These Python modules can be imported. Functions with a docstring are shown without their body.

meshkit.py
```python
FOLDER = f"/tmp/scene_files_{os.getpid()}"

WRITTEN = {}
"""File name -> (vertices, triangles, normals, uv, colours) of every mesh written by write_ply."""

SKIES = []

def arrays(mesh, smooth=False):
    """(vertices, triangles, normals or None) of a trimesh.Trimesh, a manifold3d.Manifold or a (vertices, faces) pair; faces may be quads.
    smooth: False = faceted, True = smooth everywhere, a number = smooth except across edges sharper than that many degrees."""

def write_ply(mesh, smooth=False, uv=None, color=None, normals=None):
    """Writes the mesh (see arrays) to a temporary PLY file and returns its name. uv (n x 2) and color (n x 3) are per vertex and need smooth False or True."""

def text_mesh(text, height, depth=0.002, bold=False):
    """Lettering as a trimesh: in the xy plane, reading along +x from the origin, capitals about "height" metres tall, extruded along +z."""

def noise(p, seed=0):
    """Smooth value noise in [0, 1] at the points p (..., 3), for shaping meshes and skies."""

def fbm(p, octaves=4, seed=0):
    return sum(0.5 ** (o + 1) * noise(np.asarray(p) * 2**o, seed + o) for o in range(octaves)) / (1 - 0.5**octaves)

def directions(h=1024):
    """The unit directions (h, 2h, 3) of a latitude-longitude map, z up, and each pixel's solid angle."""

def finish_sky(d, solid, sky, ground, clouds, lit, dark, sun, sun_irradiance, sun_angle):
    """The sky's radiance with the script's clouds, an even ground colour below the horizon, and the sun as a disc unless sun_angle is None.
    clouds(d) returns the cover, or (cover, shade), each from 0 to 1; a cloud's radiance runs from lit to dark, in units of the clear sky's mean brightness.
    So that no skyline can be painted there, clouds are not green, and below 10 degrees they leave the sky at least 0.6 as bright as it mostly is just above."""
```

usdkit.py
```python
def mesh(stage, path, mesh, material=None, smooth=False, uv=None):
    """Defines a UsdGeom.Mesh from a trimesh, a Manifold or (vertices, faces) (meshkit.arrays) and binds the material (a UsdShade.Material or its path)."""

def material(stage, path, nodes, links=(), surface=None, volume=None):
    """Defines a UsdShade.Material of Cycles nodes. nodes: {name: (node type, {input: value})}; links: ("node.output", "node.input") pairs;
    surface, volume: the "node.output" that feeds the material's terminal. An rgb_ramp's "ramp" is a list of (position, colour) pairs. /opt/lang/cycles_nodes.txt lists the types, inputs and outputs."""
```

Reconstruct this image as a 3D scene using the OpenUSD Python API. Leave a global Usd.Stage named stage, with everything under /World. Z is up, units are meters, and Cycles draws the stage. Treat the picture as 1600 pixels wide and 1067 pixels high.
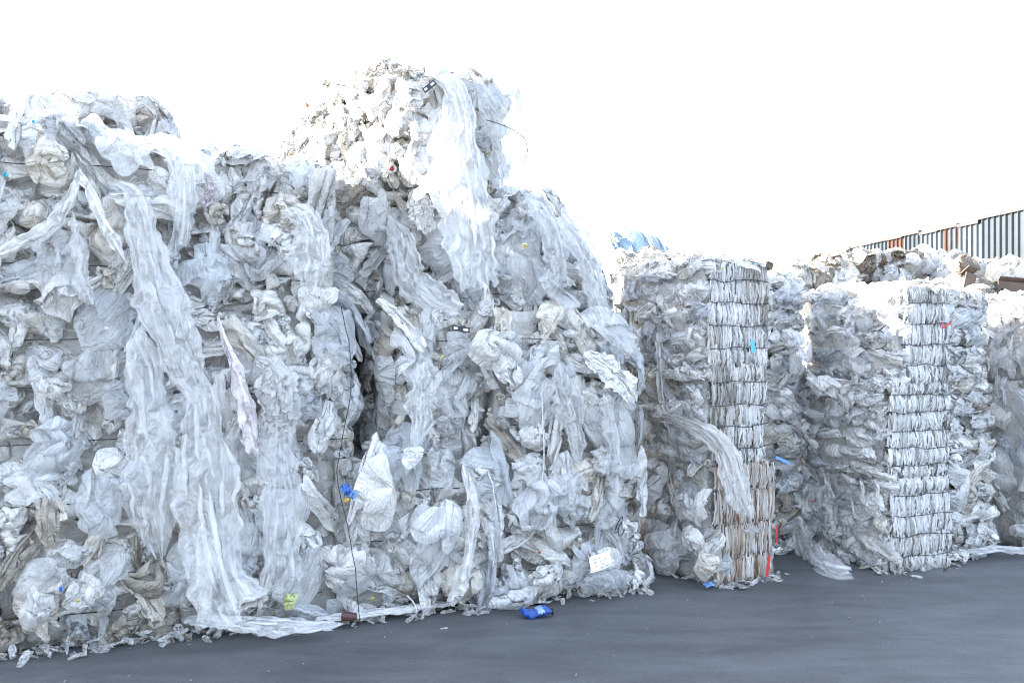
import math, numpy as np, trimesh, usdkit, meshkit
from pxr import Usd, UsdGeom, UsdLux, UsdShade, Gf, Sdf, Vt

stage = Usd.Stage.CreateInMemory()
UsdGeom.SetStageUpAxis(stage, 'Z')
UsdGeom.Xform.Define(stage, '/World')
UsdGeom.Scope.Define(stage, '/World/Looks')

# ---------------------------------------------------------------- camera, sky, sun
EYE, F = 1.6, 1555.56                      # metres; focal length in pixels of the 1600 px wide photograph
cam = UsdGeom.Camera.Define(stage, '/World/camera')
cam.CreateHorizontalApertureAttr(36.0)
cam.CreateFocalLengthAttr(35.0)
cam.CreateExposureAttr(3.12)
cam.AddTransformOp().Set(Gf.Matrix4d(1, 0, 0, 0, 0, 0, 1, 0, 0, -1, 0, 0, 0, 0, EYE, 1))
SUN = np.array([-0.94, 0.34, 0.0]) * math.cos(math.radians(20)) + np.array([0, 0, math.sin(math.radians(20))])
SUN /= np.linalg.norm(SUN)
usdkit.material(stage, '/World/Looks/sky_look', {
    'sky': ('sky_texture', {'sky_type': 'single_scattering', 'sun_disc': False, 'sun_elevation': math.asin(SUN[2]), 'sun_rotation': math.atan2(SUN[0], SUN[1]), 'aerosol_density': 2.5}),
    'co': ('texture_coordinate', {}), 'mp': ('mapping', {'scale': (1.2, 1.2, 5.0)}),
    'n': ('noise_texture', {'scale': 2.2, 'detail': 6.0, 'roughness': 0.55, 'distortion': 0.6}),
    'r': ('rgb_ramp', {'ramp': [(0.0, (.20,) * 3), (.45, (.32,) * 3), (.72, (.7,) * 3), (1, (.8,) * 3)]}),
    'm': ('mix', {'color2': (4.3, 4.75, 5.5)}),
    'b': ('background_shader', {'strength': 0.09})},
    [('co.generated', 'mp.vector'), ('mp.vector', 'n.vector'), ('n.fac', 'r.fac'), ('r.color', 'm.fac'), ('sky.color', 'm.color1'), ('m.color', 'b.color')], surface='b.background')
dome = UsdLux.DomeLight.Define(stage, '/World/sky')
dome.GetPrim().SetCustomDataByKey('kind', 'structure')
UsdShade.MaterialBindingAPI.Apply(dome.GetPrim()).Bind(UsdShade.Material.Get(stage, '/World/Looks/sky_look'))
sun = UsdLux.DistantLight.Define(stage, '/World/sun')
sun.CreateIntensityAttr(1.2); sun.CreateAngleAttr(0.53); sun.CreateColorAttr(Gf.Vec3f(1, .94, .85)); sun.CreateNormalizeAttr(True)
z_ = Gf.Vec3d(*map(float, SUN)); x_ = Gf.Cross(Gf.Vec3d(0, 0, 1), z_).GetNormalized(); y_ = Gf.Cross(z_, x_)
sun.AddTransformOp().Set(Gf.Matrix4d(*x_, 0, *y_, 0, *z_, 0, 0, 0, 0, 1))

# ---------------------------------------------------------------- helpers
used = {}
def fresh(parent, name):
    key = f'{parent}/{name}'
    k = used.get(key, 0); used[key] = k + 1
    return key if k == 0 else f'{key}_{k:03d}'
def tag(p, label=None, category=None, group=None, kind=None):
    p = p.GetPrim() if hasattr(p, 'GetPrim') else p
    for k, v in (('label', label), ('category', category), ('group', group), ('kind', kind)):
        if v: p.SetCustomDataByKey(k, v)
    return p
def normals(v, f):
    n = np.zeros_like(v); c = np.cross(v[f[:, 1]] - v[f[:, 0]], v[f[:, 2]] - v[f[:, 0]])
    for k in range(3):
        for a in range(3): n[:, a] += np.bincount(f[:, k], c[:, a], len(v))
    return n / np.maximum(np.linalg.norm(n, axis=1, keepdims=True), 1e-12)
COUNT = [0]
WARP = [None]
def put(parent, name, v, f, mat, smooth=True, label=None, st=None, tone=None):
    """One Mesh prim."""
    m = UsdGeom.Mesh.Define(stage, fresh(parent, name))
    v = np.asarray(v, float); f = np.asarray(f, np.int32); COUNT[0] += len(f)
    if WARP[0]: v = WARP[0](v)
    if st is not None: UsdGeom.PrimvarsAPI(m).CreatePrimvar('st', Sdf.ValueTypeNames.TexCoord2fArray, 'vertex').Set(Vt.Vec2fArray.FromNumpy(np.ascontiguousarray(st, np.float32)))
    if tone is not None: UsdGeom.PrimvarsAPI(m).CreatePrimvar('tone', Sdf.ValueTypeNames.FloatArray, 'vertex').Set(Vt.FloatArray.FromNumpy(np.asarray(tone, np.float32)))
    m.CreatePointsAttr(Vt.Vec3fArray.FromNumpy(v.astype(np.float32)))
    m.CreateFaceVertexCountsAttr(Vt.IntArray.FromNumpy(np.full(len(f), 3, np.int32)))
    m.CreateFaceVertexIndicesAttr(Vt.IntArray.FromNumpy(f.ravel()))
    m.CreateSubdivisionSchemeAttr('none')
    if smooth:
        m.CreateNormalsAttr(Vt.Vec3fArray.FromNumpy(normals(v, f).astype(np.float32))); m.SetNormalsInterpolation('vertex')
    UsdShade.MaterialBindingAPI.Apply(m.GetPrim()).Bind(M[mat])
    if label: tag(m, label)
    return m
def putmesh(parent, name, mesh, mat, smooth=False, label=None):
    v, f, n = meshkit.arrays(mesh, smooth)
    m = usdkit.mesh(stage, fresh(parent, name), mesh, M[mat], smooth=smooth)
    if label: tag(m, label)
    return m
def thing(name, label, category, loc, rotz=0.0, group=None):
    x = UsdGeom.Xform.Define(stage, fresh('/World', name))
    x.AddTranslateOp().Set(Gf.Vec3d(*map(float, loc)))
    if rotz: x.AddRotateZOp().Set(math.degrees(rotz))
    tag(x, label, category, group)
    return str(x.GetPath())
def tube(pts, r, sides=5):
    pts = np.asarray(pts, float); n = len(pts)
    t = np.gradient(pts, axis=0); t /= np.linalg.norm(t, axis=1, keepdims=True) + 1e-12
    a = np.cross(t, [0.31, 0.2, 0.93]); a /= np.linalg.norm(a, axis=1, keepdims=True) + 1e-12
    b = np.cross(t, a); ang = np.arange(sides) * 2 * math.pi / sides
    r = np.broadcast_to(r, n)[:, None, None]
    v = pts[:, None] + r * (a[:, None] * np.cos(ang)[:, None] + b[:, None] * np.sin(ang)[:, None])
    i = np.arange(n - 1)[:, None] * sides; j = np.arange(sides); k = (j + 1) % sides
    q = np.stack([i + j, i + k, i + sides + k, i + sides + j], -1).reshape(-1, 4)
    return v.reshape(-1, 3), np.vstack([q[:, [0, 1, 2]], q[:, [0, 2, 3]]])
def smooth_path(pts, n):
    """n points evenly along a Catmull-Rom curve; any extra columns are carried along."""
    p = np.asarray(pts, float); p = np.vstack([2 * p[0] - p[1], p, 2 * p[-1] - p[-2]])
    out = []
    for k in range(1, len(p) - 2):
        t = np.linspace(0, 1, 24, endpoint=False)[:, None]
        a, b, c, d = p[k - 1], p[k], p[k + 1], p[k + 2]
        out.append(.5 * (2 * b + (c - a) * t + (2 * a - 5 * b + 4 * c - d) * t**2 + (3 * b - a - 3 * c + d) * t**3))
    q = np.vstack(out + [p[-2:-1]])
    s = np.r_[0, np.cumsum(np.linalg.norm(np.diff(q[:, :3], axis=0), axis=1))]
    x = np.linspace(0, s[-1], n)
    return np.stack([np.interp(x, s, q[:, k]) for k in range(q.shape[1])], 1)

# ---------------------------------------------------------------- materials
M = {}
def film(name, col, dirt, amount, rough=.28, trans=.36, clear=0., bump=1.0, fine=60., along=1.6):
    """Thin plastic film: glossy, letting some light through, finely wrinkled along the sheet; dirt is a stain pattern that belongs to the film."""
    nodes = {
        'g': ('geometry', {}), 'o': ('object_info', {}), 'uv': ('uvmap', {'attribute': 'st'}),
        'nd': ('noise_texture', {'scale': 5.0, 'detail': 6.0, 'roughness': .65, 'distortion': .8}),
        'rd': ('rgb_ramp', {'ramp': [(0, (0,) * 3), (.48, (.0,) * 3), (.75, (amount,) * 3), (1, (amount,) * 3)]}),
        'c': ('mix', {'color1': col, 'color2': dirt}),
        'h': ('hsv', {}), 'hv': ('map_range', {'from_min': 0., 'from_max': 1., 'to_min': .78, 'to_max': 1.08}),
        'ms': ('mapping', {'scale': (8., along, 1.)}),
        'ns': ('noise_texture', {'type': 'ridged_multifractal', 'scale': 1.0, 'detail': 2.5, 'roughness': .55, 'distortion': .9, 'offset': 1.0, 'gain': 1.6}),
        'nb': ('noise_texture', {'type': 'ridged_multifractal', 'scale': 13., 'detail': 3.0, 'roughness': .6, 'distortion': 1.2, 'offset': 1.0, 'gain': 1.6}),
        'hs': ('mix_float', {'fac': .35}),
        'bp': ('bump', {'strength': bump, 'distance': .0125}),
        'p': ('principled_bsdf', {'roughness': rough, 'specular_ior_level': 1.0}),
        't': ('translucent_bsdf', {}), 'm': ('mix_closure', {'fac': trans})}
    links = [('g.position', 'nd.vector'), ('g.position', 'nb.vector'), ('uv.UV', 'ms.vector'), ('ms.vector', 'ns.vector'), ('nd.fac', 'rd.fac'), ('rd.color', 'c.fac'), ('c.color', 'h.color'), ('o.random', 'hv.value'), ('hv.result', 'h.value'),
         ('ns.fac', 'hs.a'), ('nb.fac', 'hs.b'), ('hs.result', 'bp.height'), ('bp.normal', 'p.normal'), ('h.color', 'p.base_color'), ('h.color', 't.color'), ('bp.normal', 't.normal'),
         ('p.BSDF', 'm.closure1'), ('t.BSDF', 'm.closure2')]
    if clear:
        nodes |= {'x': ('transparent_bsdf', {}), 'm2': ('mix_closure', {'fac': clear})}
        links += [('m.closure', 'm2.closure1'), ('x.BSDF', 'm2.closure2')]
    M[name] = usdkit.material(stage, '/World/Looks/' + name, nodes, links, surface='m2.closure' if clear else 'm.closure')
film('film_white', (.90, .89, .875), (.55, .50, .42), .35)
film('film_frost', (.885, .89, .90), (.6, .6, .6), .2, rough=.26, clear=.20)
film('film_clear', (.82, .85, .89), (.5, .5, .5), .25, rough=.24, clear=.38)
film('film_veil', (.88, .89, .905), (.6, .6, .6), .2, rough=.24, clear=.42)
film('sheet_veil', (.89, .90, .915), (.6, .6, .6), .2, rough=.22, clear=.56, bump=.85, along=.9)
film('sheet_frost', (.89, .895, .905), (.6, .58, .55), .2, rough=.24, clear=.36, bump=.85, along=.9)
film('sheet_white', (.89, .885, .88), (.5, .45, .38), .35, rough=.26, clear=.14, bump=.9, along=.9)
film('film_brown', (.22, .175, .13), (.07, .05, .035), .8)
film('film_base', (.68, .67, .645), (.30, .26, .20), .8, trans=.1, rough=.3)
film('film_cream', (.84, .80, .73), (.45, .36, .25), .55)
film('film_grey', (.64, .64, .64), (.28, .26, .23), .6, clear=.2)
film('film_dirty', (.50, .46, .40), (.16, .12, .08), .8)
film('film_blue', (.26, .38, .52), (.3, .4, .5), .2, rough=.3)
film('film_opaque', (.87, .87, .87), (.6, .57, .5), .3, trans=.15, clear=0.0)
film('film_pink', (.86, .81, .84), (.7, .5, .6), .3)
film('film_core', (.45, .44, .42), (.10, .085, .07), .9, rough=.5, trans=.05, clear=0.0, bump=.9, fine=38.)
def plain(name, col, rough=.5, metallic=0., noise=0., scale=20., spec=.5):
    M[name] = usdkit.material(stage, '/World/Looks/' + name, {
        'g': ('geometry', {}), 'n': ('noise_texture', {'scale': scale, 'detail': 4.}),
        'r': ('rgb_ramp', {'ramp': [(.25, tuple(c * (1 - noise) for c in col)), (.75, tuple(min(1, c * (1 + noise)) for c in col))]}),
        'p': ('principled_bsdf', {'roughness': rough, 'metallic': metallic, 'specular_ior_level': spec})},
        [('g.position', 'n.vector'), ('n.fac', 'r.fac'), ('r.color', 'p.base_color')], surface='p.BSDF')
plain('wire_steel', (.035, .033, .032), .55, .6, .4, 40)
plain('cardboard', (.075, .052, .038), .8, 0, .25, 9)
plain('blue_plastic', (.03, .11, .38), .25, 0, .2, 30)
plain('light_blue_plastic', (.12, .25, .50), .3, 0, .3, 40)
plain('teal_plastic', (.05, .32, .40), .35, 0, .2)
plain('yellow_plastic', (.50, .34, .06), .4, 0, .2)
plain('lime_plastic', (.42, .46, .20), .45, 0, .25, 14)
plain('red_plastic', (.40, .02, .02), .4, 0, .2)
plain('orange_plastic', (.42, .16, .05), .5, 0, .3)
plain('black_plastic', (.02, .02, .025), .35)
plain('navy_print', (.008, .008, .018), .5)
plain('print_grey', (.30, .30, .42), .5)
plain('white_label', (.80, .80, .82), .5, 0, .03)
plain('bottle_label_print', (.22, .32, .55), .35, 0, .3, 30)
plain('brown_cup', (.05, .02, .022), .4, 0, .3)
plain('cup_inside', (.52, .47, .36), .6)
plain('dry_leaf', (.55, .45, .25), .7, 0, .3, 30)
# packed edges of film between the wires: each folded layer (mesh island) has its own tone, some of them soiled
def layered(name, stops, dirt, lo, hi):
    M[name] = usdkit.material(stage, '/World/Looks/' + name, {
        'g': ('geometry', {}), 'at': ('attribute', {'attribute': 'tone'}), 'r': ('rgb_ramp', {'ramp': stops, 'interpolate': True}),
        'mp': ('mapping', {'scale': (1.0, 1.0, .35)}),
        'n': ('noise_texture', {'scale': 3.2, 'detail': 5., 'roughness': .6, 'distortion': .4}),
        'rd': ('rgb_ramp', {'ramp': [(0, (0,) * 3), (lo, (0,) * 3), (hi, (.85,) * 3), (1, (.9,) * 3)]}),
        'c': ('mix', {'color2': dirt}),
        'p': ('principled_bsdf', {'roughness': .42}), 't': ('translucent_bsdf', {}), 'm': ('mix_closure', {'fac': .2})},
        [('at.fac', 'r.fac'), ('g.position', 'mp.vector'), ('mp.vector', 'n.vector'), ('n.fac', 'rd.fac'), ('rd.color', 'c.fac'), ('r.color', 'c.color1'),
         ('c.color', 'p.base_color'), ('c.color', 't.color'), ('p.BSDF', 'm.closure1'), ('t.BSDF', 'm.closure2')], surface='m.closure')
W8 = (.83, .83, .84)
layered('layers_white', [(0, (.10, .095, .09)), (.08, (.26, .25, .24)), (.2, (.55, .54, .53)), (.42, (.76, .76, .76)), (.6, W8), (1, (.86, .86, .87))], (.30, .23, .15), .54, .74)
layered('layers_soiled', [(0, (.05, .04, .03)), (.12, (.22, .20, .17)), (.3, (.55, .53, .50)), (.5, (.78, .77, .76)), (1, W8)], (.15, .13, .10), .46, .66)
layered('layers_rusty', [(0, (.14, .07, .035)), (.15, (.34, .25, .18)), (.4, (.60, .55, .50)), (1, (.80, .79, .78))], (.24, .10, .04), .42, .58)
# yard concrete
M['concrete'] = usdkit.material(stage, '/World/Looks/concrete', {
    'g': ('geometry', {}), 'mp': ('mapping', {'scale': (.9, 2.6, 1.), 'rotation': (0, 0, -.22)}),
    'n1': ('noise_texture', {'scale': 1.5, 'detail': 9., 'roughness': .7, 'distortion': .4}),
    'n2': ('noise_texture', {'scale': 75., 'detail': 5., 'roughness': .8}),
    'n3': ('noise_texture', {'scale': .45, 'detail': 4., 'roughness': .55}),
    'r1': ('rgb_ramp', {'ramp': [(.25, (.054, .057, .061)), (.44, (.078, .082, .087)), (.52, (.092, .096, .102)), (.75, (.132, .137, .144))]}),
    'r2': ('rgb_ramp', {'ramp': [(.3, (.58,) * 3), (.7, (1.32,) * 3)]}), 'r3': ('rgb_ramp', {'ramp': [(.3, (.72,) * 3), (.7, (1.2,) * 3)]}),
    'a': ('mix', {'mix_type': 'multiply', 'fac': 1.}), 'b': ('mix', {'mix_type': 'multiply', 'fac': 1.}),
    'wp': ('noise_texture', {'scale': 1.4, 'detail': 4.}), 'wa': ('mix', {'mix_type': 'linear_light', 'fac': .35}), 'vo': ('voronoi_texture', {'feature': 'distance_to_edge', 'scale': .42}), 'cr': ('rgb_ramp', {'ramp': [(0, (.90,) * 3), (.002, (.94,) * 3), (.004, (1,) * 3), (1, (1,) * 3)]}), 'e': ('mix', {'mix_type': 'multiply', 'fac': 1.}),
    'bp': ('bump', {'strength': .4, 'distance': .006}), 'p': ('principled_bsdf', {'roughness': .62})},
    [('g.position', 'mp.vector'), ('mp.vector', 'n1.vector'), ('g.position', 'n2.vector'), ('g.position', 'n3.vector'), ('n1.fac', 'r1.fac'), ('n2.fac', 'r2.fac'), ('n3.fac', 'r3.fac'),
     ('r1.color', 'a.color1'), ('r2.color', 'a.color2'), ('a.color', 'b.color1'), ('r3.color', 'b.color2'), ('g.position', 'wp.vector'), ('g.position', 'wa.color1'), ('wp.color', 'wa.color2'), ('wa.color', 'vo.vector'), ('vo.distance', 'cr.fac'), ('b.color', 'e.color1'), ('cr.color', 'e.color2'), ('e.color', 'p.base_color'), ('n2.fac', 'bp.height'), ('bp.normal', 'p.normal')], surface='p.BSDF')
def sheetmetal(name, col, rust):
    M[name] = usdkit.material(stage, '/World/Looks/' + name, {
        'g': ('geometry', {}), 'mp': ('mapping', {'scale': (1., 1., .16)}),
        'n': ('noise_texture', {'scale': 2.6, 'detail': 6., 'roughness': .65}),
        'r': ('rgb_ramp', {'ramp': [(0, (0,) * 3), (rust, (0,) * 3), (rust + .13, (1,) * 3), (1, (1,) * 3)]}),
        'c': ('mix', {'color1': col, 'color2': (.035, .012, .006)}),
        'n2': ('noise_texture', {'scale': 1.7, 'detail': 5.}), 'r2': ('rgb_ramp', {'ramp': [(.3, (.75,) * 3), (.7, (1.1,) * 3)]}),
        'k': ('mix', {'mix_type': 'multiply', 'fac': 1.}),
        'p': ('principled_bsdf', {'roughness': .45, 'metallic': .45})},
        [('g.position', 'mp.vector'), ('mp.vector', 'n.vector'), ('n.fac', 'r.fac'), ('r.color', 'c.fac'), ('g.position', 'n2.vector'), ('n2.fac', 'r2.fac'), ('c.color', 'k.color1'), ('r2.color', 'k.color2'), ('k.color', 'p.base_color')], surface='p.BSDF')
sheetmetal('zinc_sheet', (.022, .034, .046), .78); sheetmetal('zinc_sheet_pale', (.045, .06, .075), .80); sheetmetal('zinc_sheet_streaked', (.03, .042, .052), .45); sheetmetal('rusty_sheet', (.05, .018, .010), .36)

# ---------------------------------------------------------------- crumpled film: sheets squeezed until they buckle
def relax(p, h, its, k=.5, kb=.02):
    def con(a, b, L, w):
        d = b - a; l = np.sqrt((d * d).sum(-1, keepdims=True)) + 1e-9
        c = d * ((l - L) / l) * (.5 * w); a += c; b -= c
    s2 = h * 2**.5
    for _ in range(its):
        con(p[:, 0:-1:2], p[:, 1::2], h, 1); con(p[:, 1:-1:2], p[:, 2::2], h, 1)
        con(p[:, :, 0:-1:2], p[:, :, 1::2], h, 1); con(p[:, :, 1:-1:2], p[:, :, 2::2], h, 1)
        con(p[:, :-1:2, :-1], p[:, 1::2, 1:], s2, k); con(p[:, 1:-1:2, :-1], p[:, 2::2, 1:], s2, k)
        con(p[:, 1::2, :-1], p[:, :-1:2, 1:], s2, k); con(p[:, 2::2, :-1], p[:, 1:-1:2, 1:], s2, k)
        for o in (0, 1):
            a = p[:, o:-2:4]; con(a, p[:, o + 2::4][:, :a.shape[1]], 2 * h, kb)
            a = p[:, :, o:-2:4]; con(a, p[:, :, o + 2::4][:, :, :a.shape[2]], 2 * h, kb)
def crumple(B, n, m, cx, cy, th, seed, levels=1, gather=0, its=(60, 12), kb=.02, nz=.25, free=6, round_=.12, stripe=0.):
    rng = np.random.default_rng(seed)
    n0, m0 = n >> levels, m >> levels; h = 1. / n0; asp = m0 / n0
    u, v = np.meshgrid(np.arange(n0 + 1) * h - .5, np.arange(m0 + 1) * h - .5 * asp, indexing='ij')
    p = np.zeros((B, n0 + 1, m0 + 1, 3)); p[..., 0] = u; p[..., 1] = v
    p[..., 2] = rng.normal(0, nz * h, (B, n0 + 1, m0 + 1))
    if stripe:
        a = rng.normal(0, 1, (B, n0 + 1, 1 + m0 // 6)); t = np.linspace(0, a.shape[2] - 1, m0 + 1); i = np.minimum(t.astype(int), a.shape[2] - 2) if a.shape[2] > 1 else t.astype(int) * 0
        c = a[:, :, i] * (1 - (t - i)) + a[:, :, np.minimum(i + 1, a.shape[2] - 1)] * (t - i)
        p[..., 2] = p[..., 2] * (1 - stripe) + c * stripe * h * .6
    if gather:
        g = rng.uniform(-.35, .35, (B, 1, 1, 2)); d = p[..., :2] - g; r = np.sqrt((d * d).sum(-1, keepdims=True))
        p[..., :2] -= d * np.exp(-r / .35) * gather
    N = its[0]; fx, fy = cx**(1 / N), cy**(1 / N)
    def hold(lo):
        for a, c, L in ((0, cx, 1), (1, cy, asp)):
            s = p[..., a].std((1, 2), keepdims=True) / (L / 12**.5); p[..., a] *= np.clip(c * 1.05 / s, lo, 1)
    def slab(k):
        z = p[..., 2]; over = np.abs(z) > th; z[over] *= k
    for i in range(N + free):
        if i < N: p[..., 0] *= fx; p[..., 1] *= fy
        slab(.7); relax(p, h, 3, kb=kb)
        if i > N // 2: hold(.9)
    for l in range(levels):
        B_, a, b, _ = p.shape
        q = np.empty((B, 2 * a - 1, b, 3)); q[:, ::2] = p; q[:, 1::2] = .5 * (p[:, 1:] + p[:, :-1])
        p = np.empty((B, 2 * a - 1, 2 * b - 1, 3)); p[:, :, ::2] = q; p[:, :, 1::2] = .5 * (q[:, :, 1:] + q[:, :, :-1])
        h /= 2; p += rng.normal(0, .15 * h * (1 - .8 * stripe), p.shape)
        for i in range(its[1]): hold(.95); slab(.8); relax(p, h, 2, kb=kb)
    out = []
    U, V = np.meshgrid(np.linspace(-1, 1, p.shape[1]), np.linspace(-1, 1, p.shape[2]), indexing='ij')
    for b in range(B):
        q = p[b]; s = q[..., :2].reshape(-1, 2); s = (s.max(0) - s.min(0))
        sc = np.array([1 / s[0], 1 / s[1], 1 / math.sqrt(s[0] * s[1] / asp)])
        q = (q - q.reshape(-1, 3).mean(0)) * sc                         # spans 1 x 1; the relief is relative to the width
        # a torn, uneven outline
        ph = rng.uniform(0, 50); ang = np.arctan2(V, U)
        rad = (np.abs(U)**3 + np.abs(V)**3)**(1 / 3)
        edge = 1.0 - round_ * 2 * meshkit.noise(np.stack([np.cos(ang) * 2 + ph, np.sin(ang) * 2, 0 * ang], -1)) - round_ * .25 * meshkit.noise(np.stack([np.cos(ang) * 7 + ph, np.sin(ang) * 7, 0 * ang], -1))
        keep = rad <= edge
        nn, mm = q.shape[:2]
        i = np.arange(nn - 1)[:, None] * mm + np.arange(mm - 1)[None]
        quad = np.stack([i, i + mm, i + mm + 1, i + 1], -1).reshape(-1, 4)
        kf = keep.ravel()[quad].sum(1)
        quad = quad[kf >= 3]
        f = np.vstack([quad[:, [0, 1, 2]], quad[:, [0, 2, 3]]])
        e = np.sort(np.vstack([quad[:, [0, 1]], quad[:, [1, 2]], quad[:, [2, 3]], quad[:, [3, 0]]]), 1)
        eu, cnt = np.unique(e, axis=0, return_counts=True); eb = eu[cnt == 1]; qq = q.reshape(-1, 3).copy(); deg = np.bincount(eb.ravel(), minlength=len(qq))[:, None]
        for _ in range(3):
            acc = np.stack([np.bincount(eb[:, 0], qq[eb[:, 1], a], len(qq)) + np.bincount(eb[:, 1], qq[eb[:, 0], a], len(qq)) for a in range(3)], 1)
            qq = np.where(deg > 0, .4 * qq + .6 * acc / np.maximum(deg, 1), qq)
        q = qq.reshape(q.shape)
        ids, inv = np.unique(f, return_inverse=True)
        out.append((q.reshape(-1, 3)[ids], inv.reshape(-1, 3).astype(np.int32), np.stack([.5 + U / 2 + ph, (.5 + V / 2) * asp + ph], -1).reshape(-1, 2)[ids]))
    return out
P = {
    'crush': crumple(28, 20, 20, .54, .54, .13, 1),
    'fine': crumple(16, 20, 20, .60, .60, .09, 2, levels=0, its=(50, 0)),
    'pleat': crumple(30, 20, 28, .46, .97, .12, 3, stripe=.9, kb=.015),
    'gather': crumple(26, 20, 20, .60, .64, .14, 4, gather=.8),
    'big': crumple(14, 40, 40, .58, .62, .10, 5, levels=2),
    'soft': crumple(20, 20, 20, .70, .74, .10, 6, levels=2, its=(50, 10)),
    'blanket': crumple(6, 80, 80, .52, .52, .06, 11, levels=2, its=(45, 8), round_=.01),
    'cover': crumple(6, 44, 44, .56, .56, .07, 12, levels=1, its=(45, 8), round_=.01),
    'long': crumple(8, 48, 160, .52, .998, .075, 7, levels=1, its=(60, 10), nz=.2, round_=.10, stripe=.975, kb=.04),
    'strand': crumple(8, 16, 96, .40, .98, .18, 8, levels=1, its=(40, 10), round_=.05, stripe=.85),
    'tiny': crumple(18, 12, 12, .58, .62, .18, 9, levels=0, its=(40, 0)),
    'shred': crumple(14, 8, 20, .50, .95, .16, 10, levels=0, its=(40, 0), stripe=.8),
}
R = np.random.default_rng(77)
def unit(v): v = np.asarray(v, float); return v / np.linalg.norm(v)
def wad_points(kind, c, n, up, ang, sx, sy, bulge, zs=1.0, tuck=.3, k=None):
    """A crumpled sheet of size sx x sy lying against a surface at c with outward normal n, bulging out in the middle, its rim tucked in."""
    q, f, st = P[kind][int(R.integers(len(P[kind]))) if k is None else k % len(P[kind])]
    q = q.copy(); st = st + R.uniform(0, 9, 2)
    if R.random() < .5: q[:, 0] *= -1
    if R.random() < .5: q[:, 2] *= -1
    n = unit(n); up = unit(np.asarray(up) - n * np.dot(up, n)); t = np.cross(up, n)
    ca, sa = math.cos(ang), math.sin(ang)
    t1, t2 = t * ca + up * sa, up * ca - t * sa
    r2 = (2 * q[:, 0])**2 + (2 * q[:, 1])**2
    hgt = q[:, 2] * min(sx, sy) * zs * (1 - tuck * np.minimum(r2, 1.6)) + bulge * (1 - r2)
    return c + q[:, :1] * sx * t1 + q[:, 1:2] * sy * t2 + hgt[:, None] * n, f, st * max(sx, .12) / .3
def wad(parent, name, mat, kind, c, n, up, ang, sx, sy, bulge, zs=1.0, k=None, label=None, clip=None, tuck=.3):
    v, f, st = wad_points(kind, np.asarray(c, float), n, up, ang, sx, sy, bulge, zs, tuck, k=k)
    if clip is not None: v[:, 2] = np.maximum(v[:, 2], clip)
    return put(parent, name, v, f, mat, label=label, st=st)
def pick(weights):
    ks = list(weights); w = np.array([weights[k] for k in ks], float)
    return ks[int(R.choice(len(ks), p=w / w.sum()))]
MIX = {'film_white': 40, 'film_frost': 26, 'film_clear': 14, 'film_cream': 9, 'film_grey': 6, 'film_dirty': 2, 'film_opaque': 7}
CLEAN = {'film_white': 45, 'film_frost': 35, 'film_clear': 16, 'film_cream': 4, 'film_opaque': 4}
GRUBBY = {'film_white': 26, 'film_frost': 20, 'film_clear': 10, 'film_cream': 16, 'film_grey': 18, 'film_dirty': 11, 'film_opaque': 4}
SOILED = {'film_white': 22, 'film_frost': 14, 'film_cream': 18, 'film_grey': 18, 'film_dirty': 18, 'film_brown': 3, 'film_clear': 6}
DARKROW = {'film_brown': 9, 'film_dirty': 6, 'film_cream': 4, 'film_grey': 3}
WARM = {'film_white': 40, 'film_cream': 34, 'film_opaque': 14, 'film_dirty': 9, 'film_grey': 5}

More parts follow.
